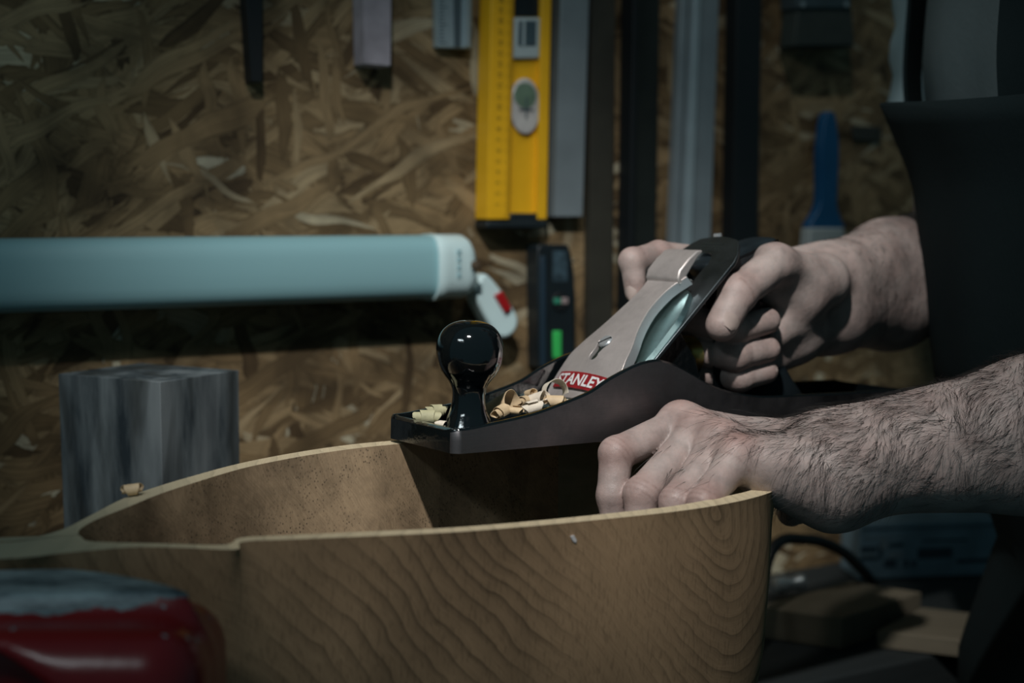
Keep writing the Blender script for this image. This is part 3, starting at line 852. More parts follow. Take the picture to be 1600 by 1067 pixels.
# pairs (outer px,py,h | inner px,py,h) along the near wall, round the right end, back along the far wall
def G(x, y, h): return PH(x, y, h)
def Wd(X, Y, h): return np.array([X, Y, 1.30 - h])
pairs = [
    (Wd(-.300, .603, .152), G(125, 836.5, .1490)),
    (G(0, 873, .1495), G(125.5, 837, .1490)),
    (G(100, 864, .1500), G(129, 840, .1492)),
    (G(205, 855, .1505), G(146, 846, .1500)),
    (G(290, 856, .1515), G(250, 849, .1510)),
    (G(368, 858.5, .1522), G(350, 851, .1520)),
    (G(379, 846.5, .1500), G(377, 840, .1500)),
    (G(450, 843, .1505), G(450, 836, .1505)),
    (G(560, 838.5, .1510), G(560, 831, .1510)),
    (G(700, 832, .1515), G(700, 824.5, .1515)),
    (G(830, 822, .1520), G(826, 814.5, .1520)),
    (G(950, 810.5, .1525), G(942, 803, .1525)),
    (G(1060, 798.5, .1525), G(1048, 791, .1525)),
    (G(1140, 786, .1525), G(1122, 777.5, .1525)),
    (G(1190, 774, .1525), G(1166, 768, .1525)),
    (G(1211, 765, .1525), G(1184, 760.5, .1525)),
    (G(1214, 756, .1525), G(1187, 754, .1525)),
    (Wd(.1440, .820, .1520), Wd(.1345, .816, .1520)),
    (Wd(.1300, .845, .1500), Wd(.1230, .838, .1500)),
    (Wd(.0950, .862, .1465), Wd(.0920, .853, .1465)),
    (Wd(.0500, .862, .1420), Wd(.0500, .853, .1420)),
    (Wd(.0000, .848, .1370), Wd(.0030, .840, .1370)),
    (Wd(-.040, .829, .1345), Wd(-.0370, .821, .1345)),
    (G(593, 690, .1325), G(597, 696, .1325)),
    (G(520, 698, .1340), G(522, 705, .1340)),
    (G(444, 710, .1360), G(446, 717.5, .1360)),
    (G(370, 725, .1382), G(374, 733, .1382)),
    (G(296, 745, .1400), G(304, 754, .1400)),
    (G(240, 762, .1420), G(249, 772, .1420)),
    (G(190, 780, .1440), G(200, 792, .1440)),
    (G(138, 807, .1470), G(150, 812, .1470)),
    (G(100, 826, .1485), G(126, 826, .1490)),
    (G(55, 839, .1495), G(122, 834, .1495)),
    (G(0, 846, .1495), G(123, 835.5, .1490)),
    (Wd(-.300, .640, .152), G(123.5, 836, .1490)),
]
po = catmull([a for a, b in pairs], 6); pi_ = catmull([b for a, b in pairs], 6)
# keep the little step in the near rim crisp
n = len(po)
HB = .235                                   # depth of the vessel
cx_ = np.array([-.01, .745])
def wall_ring(P, k, zdrop, inset, extra=0.0):
    R = []
    for p in P:
        q = p.copy()
        isb = max(0.0, min(1.0, (p[0] + .215) / .05))     # handle -> body
        cc = np.array([min(max(p[0], -.13), .04), .745])
        d = p[:2] - cc; L_ = np.linalg.norm(d) + 1e-9
        q[:2] = p[:2] - d / L_ * inset * isb
        zb = p[2] - (zdrop * isb + min(zdrop, .042) * (1 - isb))
        q[2] = zb; R.append(q)
    return R
outer = [po]
ps_ = po.copy()
for _ in range(40):
    ps_[1:-1] = ps_[1:-1] * .5 + (ps_[:-2] + ps_[2:]) * .25
mixw = {.004: .35, .02: 1.0}
for zd, ins_ in ((.004, .0002), (.02, .0005), (.05, .0015), (.09, .004), (.13, .011), (.165, .024), (.190, .042), (.207, .062)):
    k_ = mixw.get(zd, 1.0); outer.append(wall_ring(po * (1 - k_) + ps_ * k_, 0, zd, ins_))
inner = [pi_]
def inner_ring(P, zd, inset):
    R = []
    for p in P:
        cc = np.array([min(max(p[0], -.10), .05), .755]); d = p[:2] - cc; L_ = np.linalg.norm(d) + 1e-9
        q = p.copy(); q[:2] = p[:2] - d / L_ * min(inset, L_ * .9); q[2] = p[2] - zd; R.append(q)
    return R
for zd, ins_ in ((.006, .0006), (.025, .002), (.05, .004), (.09, .009), (.125, .020), (.150, .036), (.160, .055)):
    inner.append(inner_ring(pi_, zd, ins_))
V = []; F = []; MI = []
rings = [outer[i] for i in range(len(outer) - 1, -1, -1)] + inner
for r in rings: V += list(r)
NR = len(rings); no = len(outer)
for j in range(NR - 1):
    for i in range(n):
        a, b = j * n + i, j * n + (i + 1) % n
        F.append([a, b, b + n, a + n]); MI.append(0 if j < no - 1 else (2 if j == no - 1 else 1))
V.append(np.mean(rings[0], 0)); cb_ = len(V) - 1
V.append(np.mean(rings[-1], 0)); ct_ = len(V) - 1
for i in range(n):
    F.append([i, cb_, (i + 1) % n]); MI.append(0)
    F.append([(NR - 1) * n + i, (NR - 1) * n + (i + 1) % n, ct_]); MI.append(1)
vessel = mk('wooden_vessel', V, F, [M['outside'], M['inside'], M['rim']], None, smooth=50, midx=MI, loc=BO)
tag(vessel, 'hollowed wooden vessel with pale cut rim clamped by its narrow end in the red vise', 'wooden vessel')
shaving(G(207, 764, .1395), (1, .2, .1), .0014, .0034, 1.6, .011, sv, 'single curled shaving perched on the far rim of the vessel near the vise', group='loose shaving on the rim')
del bpy.data.objects[bpy.context.scene.collection.objects[-1].name]['group']

c_ = PY(895, 842, .675)
hit = bpy.context.evaluated_depsgraph_get()
ok_, loc_, nor_, _, _, _ = bpy.context.scene.ray_cast(hit, Vector(CAM), Vector(c_ - CAM).normalized())
if ok_:
    c_ = np.array(loc_[:]); ny_ = np.array(nor_[:]); ux_ = nrm(np.cross(UP, ny_)); uz_ = np.cross(ny_, ux_)
    tag(mk('wood_chip', *prism(c_, ux_, uz_, ny_, [(-.0016, .0016), (.0003, .0020), (.0019, -.0006), (.0015, -.0020), (-.0003, -.0008)], -.0002, .0006), M['label_white'], None),
        'tiny pale chip stuck on the outer face of the wooden vessel', 'wood chip')

# ================================================================== VISE
vo = np.array([-.17, .56, BZ])
F_ = Field((-.36, .44, BZ - .14), (-.08, .70, 1.17), .0022)
X, Y, Z = [(F_.lo[i] + F_.h * np.arange(F_.n[i])) for i in range(3)]
X, Y, Z = X[:, None, None], Y[None, :, None], Z[None, None, :]
def rbox(c, b, r, ang=0.0):
    ca, sa = math.cos(ang), math.sin(ang)
    dx, dy = X - c[0], Y - c[1]
    lx = np.abs(dx * ca + dy * sa) - (b[0] - r); ly = np.abs(-dx * sa + dy * ca) - (b[1] - r); lz = np.abs(Z - c[2]) - (b[2] - r)
    o = np.sqrt(np.maximum(lx, 0) ** 2 + np.maximum(ly, 0) ** 2 + np.maximum(lz, 0) ** 2)
    return o + np.minimum(np.maximum(np.maximum(lx, ly), lz), 0) - r
HT = 1.1465
# near jaw: lens-shaped head whose right end tapers
d1 = rbox((-.245, .577, HT - .055), (.118, .021, .055), .0035, .05)
d2 = np.sqrt((X + .235) ** 2 + (Y - .462) ** 2) - .145      # rounds the right front of the head
d2b = (X + .128) * .80 + (Y - .585) * .60
d = np.maximum(np.maximum(d1, d2), d2b)
body2 = rbox((-.228, .562, 1.025), (.108, .038, .112), .020, .0)
d = Layer.smin(d, body2, .012)
hole_ = np.sqrt((X + .215) ** 2 + (Z - 1.073) ** 2) - .058
hole_ = np.maximum(hole_, Y - .558)
k_ = .010; hmx = np.maximum(k_ - np.abs(d + hole_), 0) / k_
d = np.maximum(d, -hole_) + hmx * hmx * k_ * .25
d = np.maximum(np.maximum(d, Z - HT), BZ - Z)
vv, ff = surface_nets(d.astype(np.float32), F_.lo, F_.h)
vv = smooth_mesh(vv, ff, 3)
vise = thing('bench_vise', (-.23, .60, BZ), 'red painted bench vise with worn grey jaw, gripping the narrow end of the wooden vessel', 'vise')
mk('front_jaw', vv, ff, M['vise'], vise, smooth=180)
v, f = obox(np.zeros(3), np.array([1., 0, 0]), np.array([0, 1., 0]), UP, -.34, -.225, .6445, .70, BZ + .001, HT - .018)
rj = mk('rear_jaw', v, f, M['vise'], vise, bevel=.006, bseg=3)
v, f = obox(np.zeros(3), np.array([1., 0, 0]), np.array([0, 1., 0]), UP, -.29, -.20, .56, .755, BZ + .0005, BZ + .055)
mk('slide', v, f, M['bar_black'], vise, bevel=.004)
mk('screw', *tube([(-.215, .50, 1.06), (-.215, .64, 1.06)], .014, 20), M['bar_black'], vise)
mk('tommy_bar', *tube([(-.215, .512, .97), (-.215, .512, 1.10)], .006, 14), M['bar_black'], vise)

# ================================================================== GREY BLOCK ON THE BENCH
ba = np.array([G(250, 597, .1095)])[0]; bl = PH(91, 584, .1095); br = PH(373, 578.5, .1095)
e1, e2 = bl - ba, br - ba
bd = ba + e1 + e2
top = [ba, br, bd, bl]; bot = [np.array([q[0], q[1], BZ + .0005]) for q in top]
cen = sum(top) / 4
bot = [q + (np.array([cen[0], cen[1], q[2]]) - q) * .03 for q in bot]
v, f = hexa(top, bot)
blk = mk('timber_block', v, f, M['block'], None, smooth=30, bevel=.0003)
tag(blk, 'square grey weathered timber block standing behind the left rim of the vessel', 'wood block')

# ================================================================== THINGS ON THE WALL
def wquad(q, off0, off1):
    """q: TL,TR,BR,BL pixels on the face; box from off0 (wall side) to off1 (face)"""
    a = [WA(x, y, off1) for x, y in q]; b = [p - WN * (off1 - off0) for p in a]
    return hexa(a, b)
def ext(q, ytop=-420):
    """carry the two long edges on above the frame"""
    (x0, y0), (x1, y1), (x2, y2), (x3, y3) = q
    k = lambda xa, ya, xb, yb: xb + (xa - xb) * (ytop - yb) / (ya - yb)
    return [(k(x0, y0, x3, y3), ytop), (k(x1, y1, x2, y2), ytop), (x2, y2), (x3, y3)]
def wbar(name, q, o0, o1, m, label, cat, group=None, bevel=.0008, up=True):
    v, f = wquad(ext(q) if up else q, o0, o1)
    return tag(mk(name, v, f, m, None, smooth=30, bevel=bevel), label, cat, group)
wbar('steel_rod', [(385, 0), (411, 0), (411, 128), (393, 128)], .001, .016, M['bar_black'], 'narrow black rod at far left, hanging on the strand board above the tube light', 'metal bar')
wbar('painted_bar', [(568, 0), (612, 0), (611, 104), (570, 100)], .001, .022, M['lilac'], 'short grey-lilac painted bar hanging above the tube light, between black rod and ribbed profile', 'metal bar')
# ribbed aluminium rule
q = [(683, 0), (738, 0), (737, 76), (684, 74)]
t = thing('aluminium_rule', WA(710, 74, 0), 'pale blue ribbed aluminium rule hanging left of the yellow level', 'ruler')
v, f = wquad(ext(q), .001, .010); mk('rule_body', v, f, M['alu_pale'], t, bevel=.0008)
v, f = wquad(ext([(709, 0), (721, 0), (720, 74), (710, 74)]), .009, .0106); mk('groove', v, f, M['alu_shade'], t)
v, f = wquad(ext([(726, 0), (735, 0), (734, 74), (727, 74)]), .009, .0125); mk('ridge', v, f, M['alu_pale'], t, bevel=.0006)
mb = MB()
for i in range(40):
    y0 = 66 - i * 5.6; L_ = 8 if i % 5 else 13
    v, f = wquad([(686, y0), (686 + L_, y0), (686 + L_, y0 + 1.5), (686, y0 + 1.5)], .0098, .0103); mb.add(v, f)
mb.build('scale_marks', M['alu_shade'], t, smooth=0)

# yellow level
t = thing('spirit_level', WA(808, 350, 0), 'long yellow spirit level with printed scale and round vial hanging on the wall', 'spirit level')
O1 = .022
def Lx(x, y): return x - (350 - y) * -.0   # pixel edges given directly below
edge = lambda xt, xb, y: xb + (xt - xb) * (345 - y) / 345.0
def lq(a, b, y0, y1):
    """band between the level's left (a) and right (b) fractions"""
    L = lambda y: edge(768, 761, y); R = lambda y: edge(862, 855, y)
    P = lambda k, y: (L(y) + (R(y) - L(y)) * k, y)
    return [P(a, y0), P(b, y0), P(b, y1), P(a, y1)]
v, f = wquad(lq(0, .38, -420, 343), .001, O1); mk('scale_flange', v, f, M['yellow'], t, bevel=.001)
v, f = wquad(lq(.84, 1, -420, 343), .001, O1); mk('edge_flange', v, f, M['yellow'], t, bevel=.001)
v, f = wquad(lq(.36, .86, -420, 343), .004, O1 - .006); mk('web', v, f, M['yellow'], t, bevel=.0005)
v, f = wquad(lq(.0, 1.0, 346, 357), .001, O1 + .001); mk('end_cap', v, f, M['black_plastic'], t, bevel=.0015)
v, f = wquad(lq(.39, .91, 333, 348), .002, O1 - .001); mk('end_plug', v, f, M['black_plastic'], t, bevel=.001)
v, f = wquad(lq(.39, .83, -60, 26), .004, O1 - .005); mk('vial_recess', v, f, M['black_plastic'], t)
v, f = wquad(lq(.385, .83, 27, 92), .004, O1 - .002); bv_ = mk('block_vial', v, f, M['vial_clear'], t, bevel=.002, bseg=3)
v, f = wquad(lq(.46, .76, 32, 72), O1 - .004, O1 - .0015); mk('vial_tube', v, f, M['vial_band'], bv_, bevel=.0008)
v, f = wquad(lq(.53, .57, 32, 72), O1 - .0018, O1 - .0011); mk('vial_line', v, f, M['vial_clear'], bv_)
# round vial: oval disc
c = WA(823, 166, O1 - .001); ru, rz = .0150, .0236
cu_, cz_ = WD, UP
def disc(c, ru, rz, n0, n1, seg=40):
    V = [c + cu_ * ru * math.cos(2 * math.pi * i / seg) + cz_ * rz * math.sin(2 * math.pi * i / seg) + WN * n0 for i in range(seg)]
    V += [q + WN * (n1 - n0) for q in V]
    F = [list(range(seg)), [seg + i for i in range(seg)][::-1]] + [[i, (i + 1) % seg, seg + (i + 1) % seg, seg + i] for i in range(seg)]
    return V, F
rv = mk('round_vial', *disc(c, ru, rz, -.015, -.001), M['vial_face'], t, bevel=.0012)
mk('vial_liquid', *disc(c + UP * .009 + WD * -.001, ru * .72, rz * .45, -.002, -.0004), M['vial_dark'], rv, bevel=.0004)
mb = MB()
mb.add(*obox(c, WD, UP, WN, -.0005, .0005, -.010, .008, -.001, .0002)); mb.add(*obox(c, WD, UP, WN, -.007, .007, -.0032, -.0022, -.001, .0002))
mb.build('vial_cross', M['vial_band'], rv, smooth=0)
mb = MB()
for i in range(110):
    y0 = 336 - i * 3.35
    big = i % 5 == 0; k = .10 if big else .055
    v, f = wquad(lq(.37 - k, .37, y0, y0 + .9), O1 - .0004, O1 + .0003); mb.add(v, f)
mb.build('scale_marks', M['yellow_dark'], t, smooth=0)
# printed centimetre numbers
mb = MB()
for i in range(1, 22):
    y0 = 336 - i * 16.8
    vv, ff = text_mesh(str(i), .0055, .00012)
    c0 = WA(*[(a) for a in lq(.17, .17, y0, y0)[0]], O1 + .0003)
    mb.add([c0 + UP * a[0] * 1 - WD * a[1] * 1 for a in vv], ff)
mb.build('scale_numbers', M['yellow_dark'], t, smooth=0)

wbar('aluminium_strip', [(877, 0), (921, 0), (911, 339), (866, 339)], .001, .016, M['alu'], 'flat grey aluminium strip ending just right of the yellow level', 'metal bar')
b1 = wbar('steel_strip', [(924, 0), (962, 0), (957, 540), (920, 540)], .001, .010, M['bar_dark'], 'dark brown steel strip right of the aluminium strip, reaching down behind the plane', 'metal bar')
t = thing('steel_channel', WA(1006, 560, 0), 'dark green-black steel channel hanging between the brown strip and the wide pale profile', 'metal bar')
v, f = wquad(ext([(990, 0), (1031, 0), (1022, 560), (981, 560)]), .001, .010); mk('channel_web', v, f, M['bar_dark_hi'], t, bevel=.0006)
v, f = wquad(ext([(990, 0), (998, 0), (989, 560), (981, 560)]), .001, .020); mk('channel_flange', v, f, M['bar_black'], t, bevel=.0006)
t = thing('aluminium_profile', WA(1090, 520, 0), 'wide pale two-ribbed aluminium profile hanging left of the black bar', 'metal bar')
v, f = wquad(ext([(1066, 0), (1124, 0), (1106, 520), (1046, 520)]), .001, .012); mk('profile_web', v, f, M['alu'], t, bevel=.001)
v, f = wquad(ext([(1066, 0), (1074, 0), (1054, 520), (1046, 520)]), .011, .018); mk('profile_rib', v, f, M['alu'], t, bevel=.001)
v, f = wquad(ext([(1086, 0), (1096, 0), (1077, 520), (1067, 520)]), .011, .016); mk('profile_rib', v, f, M['alu_pale'], t, bevel=.001)
wbar('black_bar', [(1152, 0), (1191, 0), (1184, 420), (1144, 420)], .001, .018, M['bar_black'], 'wide black bar hanging right of the pale aluminium profile', 'metal bar')

# small black level with green vial
t = thing('torpedo_level', WA(868, 560, 0), 'short black spirit level with a green vial hanging below the yellow level', 'spirit level')
tq = [(846, 382), (888, 382), (893, 398), (898, 430), (899, 575), (842, 575), (840, 420), (840, 386)]
a = [WA(x, y, .020) for x, y in tq]; b = [p_ - WN * .019 for p_ in a]
m_ = len(a)
mk('level_body', a + b, [list(range(m_)), [m_ + i for i in range(m_)][::-1]] + [[i, (i + 1) % m_, m_ + (i + 1) % m_, m_ + i] for i in range(m_)], M['black_plastic'], t, bevel=.0012)
v, f = wquad([(846, 400), (853, 400), (853, 572), (846, 572)], .019, .0225); mk('level_rail', v, f, mat('blue_black_rail', (.02, .04, .06), .3), t, bevel=.0006)
v, f = wquad([(864, 392), (886, 392), (886, 440), (864, 440)], .019, .0206); mk('printed_plate', v, f, mat('faded_plate', (.035, .065, .085), .5, var=.5, vscale=150), t)
c = WA(876, 471, .0205); mk('plumb_vial_ring', *disc(c, .0085, .0085, -.002, .0008), M['bar_black'], t, bevel=.0004)
v, f = wquad([(866, 466), (877, 466), (877, 475), (866, 475)], .0205, .0222); mk('plumb_vial', v, f, mat('dull_green_vial', (.04, .25, .16), .3), t, bevel=.0005)
v, f = wquad([(878, 465), (888, 465), (888, 475), (878, 475)], .0205, .0222); mk('plumb_vial_end', v, f, mat('pinkish_vial_end', (.30, .25, .25), .3), t, bevel=.0005)
v, f = wquad([(865, 517), (878, 517), (878, 560), (865, 560)], .0195, .0222); gv = mk('green_vial', v, f, M['green'], t, bevel=.001); tag(gv, 'bright green vial')

# tube light with end cap; its switch hangs beside it
def wloft(secs, m, name, parent, smooth=50, bevel=0):
    """secs: list of lists of world points"""
    V = []; F = []; k = len(secs[0])
    for s_ in secs: V += list(s_)
    for i in range(len(secs) - 1):
        for j in range(k):
            a, b = i * k + j, i * k + (j + 1) % k; F.append([a, b, b + k, a + k])
    F.append(list(range(k))); F.append([(len(secs) - 1) * k + j for j in range(k)][::-1])
    return mk(name, V, F, m, parent, smooth=smooth, bevel=bevel)
TO = .050
def tsec(xt, yt, xb, yb, shr=0.0, deep=TO):
    """section of the lamp at a station: rounded front"""
    A, B = WA(xt, yt, deep * .55), WA(xb, yb, deep * .55)
    c = (A + B) / 2; hh = (A[2] - B[2]) / 2 * (1 - shr); out = []
    cu2 = (A + B) / 2
    for i in range(28):
        a = 2 * math.pi * i / 28
        cc, ss_ = math.cos(a), math.sin(a)
        ex = np.sign(ss_) * abs(ss_) ** .62; ey = np.sign(cc) * abs(cc) ** .62
        out.append(np.array([cu2[0], cu2[1], c[2]]) + UP * hh * ex + WN * (deep * .45 * (1 - shr) * ey))
    return out
t = thing('tube_light', WA(350, 480, 0), 'long pale blue-white unlit tube light fitting fixed to the strand board wall', 'light fitting')
wloft([tsec(-420, 376, -420, 506), tsec(0, 372, 0, 489), tsec(300, 369.5, 300, 480), tsec(674, 367, 674, 466.5)], M['diffuser'], 'diffuser', t)
ec = wloft([tsec(666, 366, 666, 469, 0, .053), tsec(673, 365.5, 673, 469, -.01, .054), tsec(682, 366, 682, 466, 0, .052), tsec(712, 366, 712, 464.5, 0, .051), tsec(720, 371, 720, 460, .02, .050), tsec(725, 380, 725, 454, .06, .048)], M['white_plastic'], 'end_cap', t)
v, f = wquad([(739, 408), (752, 408), (752, 422), (739, 422)], .030, .0535); mk('cable_notch', v, f, mat('brown_notch', (.07, .05, .03), .8), ec, bevel=.002)
mb = MB()
for i in range(4):
    v, f = wquad([(715, 390 + i * 12), (721, 390 + i * 12), (721, 398 + i * 12), (715, 398 + i * 12)], .050, .0522); mb.add(v, f)
mb.build('moulded_mark', M['grey_mark'], ec, smooth=0)
t2 = thing('rocker_switch', WA(775, 520, 0), 'white inline switch with a red rocker dangling at the right end of the tube light', 'switch')
so = [(745, 448), (752, 432), (762, 429), (780, 448), (800, 477), (810, 497), (808, 514), (797, 526), (785, 528), (775, 521), (757, 492), (744, 463)]
soc = catmull(so, 4, True)
a = [WA(x, y, .030) for x, y in soc]; b = [p_ - WN * .020 for p_ in a]; m_ = len(a)
mk('switch_body', a + b, [list(range(m_)), [m_ + i for i in range(m_)][::-1]] + [[i, (i + 1) % m_, m_ + (i + 1) % m_, m_ + i] for i in range(m_)], M['white_plastic'], t2, bevel=.003, bseg=3)
v, f = wquad([(774, 462), (786, 455), (801, 482), (791, 490)], .028, .0335); mk('rocker', v, f, M['red_rocker'], t2, bevel=.001)
mk('cord', *tube(catmull([WA(738, 452, .028), WA(744, 448, .028), WA(750, 444, .026)], 5), .004, 12), M['white_plastic'], t2)

# blue paint brush
t = thing('paint_brush', WA(1292, 400, 0), 'flat paint brush with a deep blue handle hanging bristles down on the wall', 'paint brush')
bo = [(1293, 177), (1299, 174), (1305, 178), (1309, 200), (1312, 240), (1309, 300), (1309, 322), (1316, 345), (1318, 357), (1268, 357), (1268, 348), (1281, 325), (1284, 300), (1284, 240), (1288, 200)]
boc = catmull(bo, 3, True)
a = [WA(x, y, .016) for x, y in boc]; b = [p_ - WN * .012 for p_ in a]; m_ = len(a)
mk('handle', a + b, [list(range(m_)), [m_ + i for i in range(m_)][::-1]] + [[i, (i + 1) % m_, m_ + (i + 1) % m_, m_ + i] for i in range(m_)], M['blue'], t, bevel=.0025, bseg=3)
v, f = wquad([(1266, 356), (1320, 356), (1322, 415), (1262, 415)], .004, .018); mk('bristles', v, f, M['bristle'], t, bevel=.002)
# wide dark brush at the top
t = thing('wide_brush', WA(1290, 72, 0), 'wide dark grey-green brush at the top of the wall, hanging above the blue paint brush', 'brush')
v, f = wquad([(1247, 12), (1332, 12), (1336, 73), (1241, 73)], .004, .026); mk('bristles', v, f, M['bristle_dark'], t, bevel=.002)
v, f = wquad([(1246, -90), (1331, -90), (1330, 14), (1246, 14)], .003, .028); fe = mk('ferrule', v, f, M['ferrule'], t, bevel=.002)
for x_ in (1254, 1322):
    c = WA(x_, 7, .028); mk('rivet', *disc(c, .0025, .0025, -.001, .001, 16), M['bright'], fe)
# dark knot in the board, right of the blue brush
v, f = wquad([(1330, 196), (1378, 198), (1376, 222), (1334, 219)], .0005, .003)
tag(mk('wood_peg', v, f, M['bar_dark'], None, bevel=.001), 'flat dark knot mark on the wall between the blue brush and the apron', 'peg')

# ================================================================== THINGS ON THE BENCH, RIGHT
def bquad(q, h0, h1):
    """pixels at height h1 below the camera (top face), carried down to h0"""
    a = [PH(x, y, h1) for x, y in q]; b = [np.array([p_[0], p_[1], 1.30 - h0]) for p_ in a]
    return hexa(a, b)
BH = .3595
v, f = bquad([(1180, 947), (1316, 966), (1440, 925), (1330, 908)], BH, .333)
tag(mk('board_offcut', v, f, M['board'], None, bevel=.001), 'thick brown board offcut lying on the bench just right of the vessel', 'wood board')
v, f = bquad([(1370, 985), (1540, 1004), (1585, 965), (1440, 948)], BH, .345)
tag(mk('board_offcut', v, f, M['board'], None, bevel=.001), 'thin yellowish board offcut lying on the bench beside the apron', 'wood board')
# carton
cb0 = PH(1341, 907, .3595)
cdir = nrm(WD * .93 + WN * .42 * 1); cdir = nrm(np.array([.93, .12, 0]))
cn = np.array([cdir[1], -cdir[0], 0])
t = thing('carton', cb0 + cdir * .07, 'slate blue carton with worn printing standing on the bench beside the apron', 'box')
v, f = obox(cb0, cdir, UP, cn, 0, .150, .0005, .056, -.05, 0)
v[4:8][:, :] = v[4:8]
cb_o = mk('carton_body', v, f, M['carton'], t, bevel=.0015)
mb = MB(); rr = random.Random(3)
for (a0, a1, z0, z1) in [(.002, .018, .028, .033), (.002, .020, .020, .023), (.020, .024, .022, .036), (.030, .045, .032, .036), (.026, .038, .012, .020), (.046, .050, .012, .019), (.054, .058, .012, .018), (.060, .095, .020, .030), (.10, .14, .014, .018), (.002, .148, .050, .0515), (.064, .11, .036, .038)]:
    mb.add(*obox(cb0, cdir, UP, cn, a0, a1, z0, z1, -.0002, .0004))
mb.build('dark_print', M['carton_dark'], cb_o, smooth=0)
mb = MB()
for (a0, a1, z0, z1) in [(.022, .028, .030, .040), (.030, .044, .022, .027), (.004, .05, .041, .0425), (.002, .016, .024, .026)]:
    mb.add(*obox(cb0, cdir, UP, cn, a0, a1, z0, z1, -.0002, .0005))
mb.build('pale_print', M['carton_pale'], cb_o, smooth=0)
# pale fitting and cable
c = PH(1232, 912, .345)
o = mk('metal_fitting', *lathe([(.004, -.016), (.0075, -.014), (.0075, -.004), (.0055, -.002), (.0055, .008), (.007, .010), (.007, .015), (.003, .016)], c, nrm((.9, .3, .05)), 24), M['bright'], None)
tag(o, 'small pale metal fitting lying on the bench by the right end of the vessel', 'metal fitting')
cp_ = [PY(1175, 905, 1.10), PY(1205, 862, 1.14), PY(1260, 843, 1.20), PY(1310, 858, 1.22), PY(1345, 888, 1.24), PY(1385, 905, 1.27)]
for q_ in (0, -1): cp_[q_][2] = BZ + .006
o = mk('power_cable', *tube(catmull(cp_, 8), .0048, 12), M['cable'], None)
tag(o, 'thick black cable arching up between the vessel and the blue carton', 'cable')

# ================================================================== THE PERSON
knuck = []     # (point, radius, strength) flush spots
crease = []    # (point, axis, width, length)
# ---- right hand on the tote (plane coordinates)
HR = .00115
Rw = HV(1302, 462, -.012)
R_elb = np.array([.368, 1.165, 1.30 - .044])
lo = np.array([.045, .78, 1.13]); hi = np.array([.44, 1.24, 1.34])
FR = Field(lo, hi, HR)
P_ = pw
idx = [P_(.247, -.030, .1010), P_(.2025, -.0335, .1065), HV(988, 408, -.034), HV(993, 456, -.030)]
mid = [P_(.250, -.031, .0800), P_(.2030, -.0085, .0665), P_(.2215, .0190, .0610), P_(.2470, .0225, .0665)]
rin = [P_(.253, -.030, .0580), P_(.2040, -.0065, .0465), P_(.2230, .0195, .0445), P_(.2480, .0225, .0480)]
pin = [P_(.257, -.027, .0390), P_(.2130, -.0080, .0320), P_(.2300, .0170, .0300), P_(.2500, .0205, .0335)]
tmb = [P_(.310, .010, .0910), HV(1212, 412, .021), HV(1153, 458, .0270), HV(1128, 508, .0300)]
palm = FR.new()
wr_a, wr_b = HV(1300, 436, -.010), HV(1300, 492, -.014)
for mcp, w_, r in ((idx[0], wr_a, .0125), (mid[0], (wr_a * .6 + wr_b * .4), .0125), (rin[0], (wr_a * .3 + wr_b * .7), .0125), (pin[0], wr_b, .0120)):
    palm.cap(mcp, mcp * .25 + w_ * .75, r, .017, .010)
    palm.cap(mcp * .25 + w_ * .75, w_, .017, .020, .012)
palm.chain([P_(.262, .012, .088), P_(.288, .012, .082), tmb[0]], [.0125, .0165, .0175], .010)     # thenar
palm.cap(tmb[0], tmb[1], .0165, .0118, .008)
palm.cap(P_(.270, -.002, .040), P_(.300, -.004, .055), .0155, .0185, .012)                        # hypothenar
palm.cap(P_(.300, -.004, .055), wr_b, .0185, .021, .012)
palm.cap(P_(.258, -.022, .103), tmb[1], .0095, .0100, .012)                                       # web over the horn
palm.cap(P_(.268, .010, .058), P_(.290, .004, .070), .0120, .0170, .010)
palm.chain([wr_a, wr_a * .6 + R_elb * .4 + UP * .004, R_elb + UP * .014], [.0255, .0330, .0390], .016)
palm.chain([wr_b, wr_b * .6 + R_elb * .4 - UP * .006, R_elb - UP * .014], [.0250, .0350, .0400], .016)
prox = FR.new(); dist = FR.new()
for ch, r in ((idx, (.0112, .0092, .0082, .0070)), (mid, (.0112, .0096, .0094, .0084)), (rin, (.0112, .0096, .0094, .0084)), (pin, (.0104, .0088, .0084, .0076))):
    prox.cap(ch[0], ch[1], r[0], r[1], .0006)
    fg = FR.new(); fg.chain(ch[1:], r[1:], .003); fg.cap(ch[1], ch[1] + UP * .0001, r[1] * 1.03, r[1] * 1.03, .002)
    fg.cap(ch[2], ch[2] + UP * .0001, r[2] * 1.05, r[2] * 1.05, .002)
    dist.merge(fg, .0006)
    for q_, s_ in ((ch[1], .7), (ch[2], .5), (ch[3], .45)): knuck.append((q_, .011, s_))
tt = FR.new(); tt.chain(tmb[1:], (.0122, .0112, .0102), .004)
tt.cap(tmb[2], tmb[2] + UP * .0001, .0118, .0118, .003)
palm.merge(prox, .0055); palm.merge(dist, .0012); palm.merge(tt, .0022)
knuck += [(tmb[2], .014, .8), (tmb[3], .012, .5)]
crease += [(tmb[2] + PV * .010, nrm(tmb[2] - tmb[1]), .0011, .012), (mid[2], nrm(mid[3] - mid[2]), .001, .01), (rin[2], nrm(rin[3] - rin[2]), .001, .01)]
vR, fR = surface_nets(palm.D, FR.lo, HR)

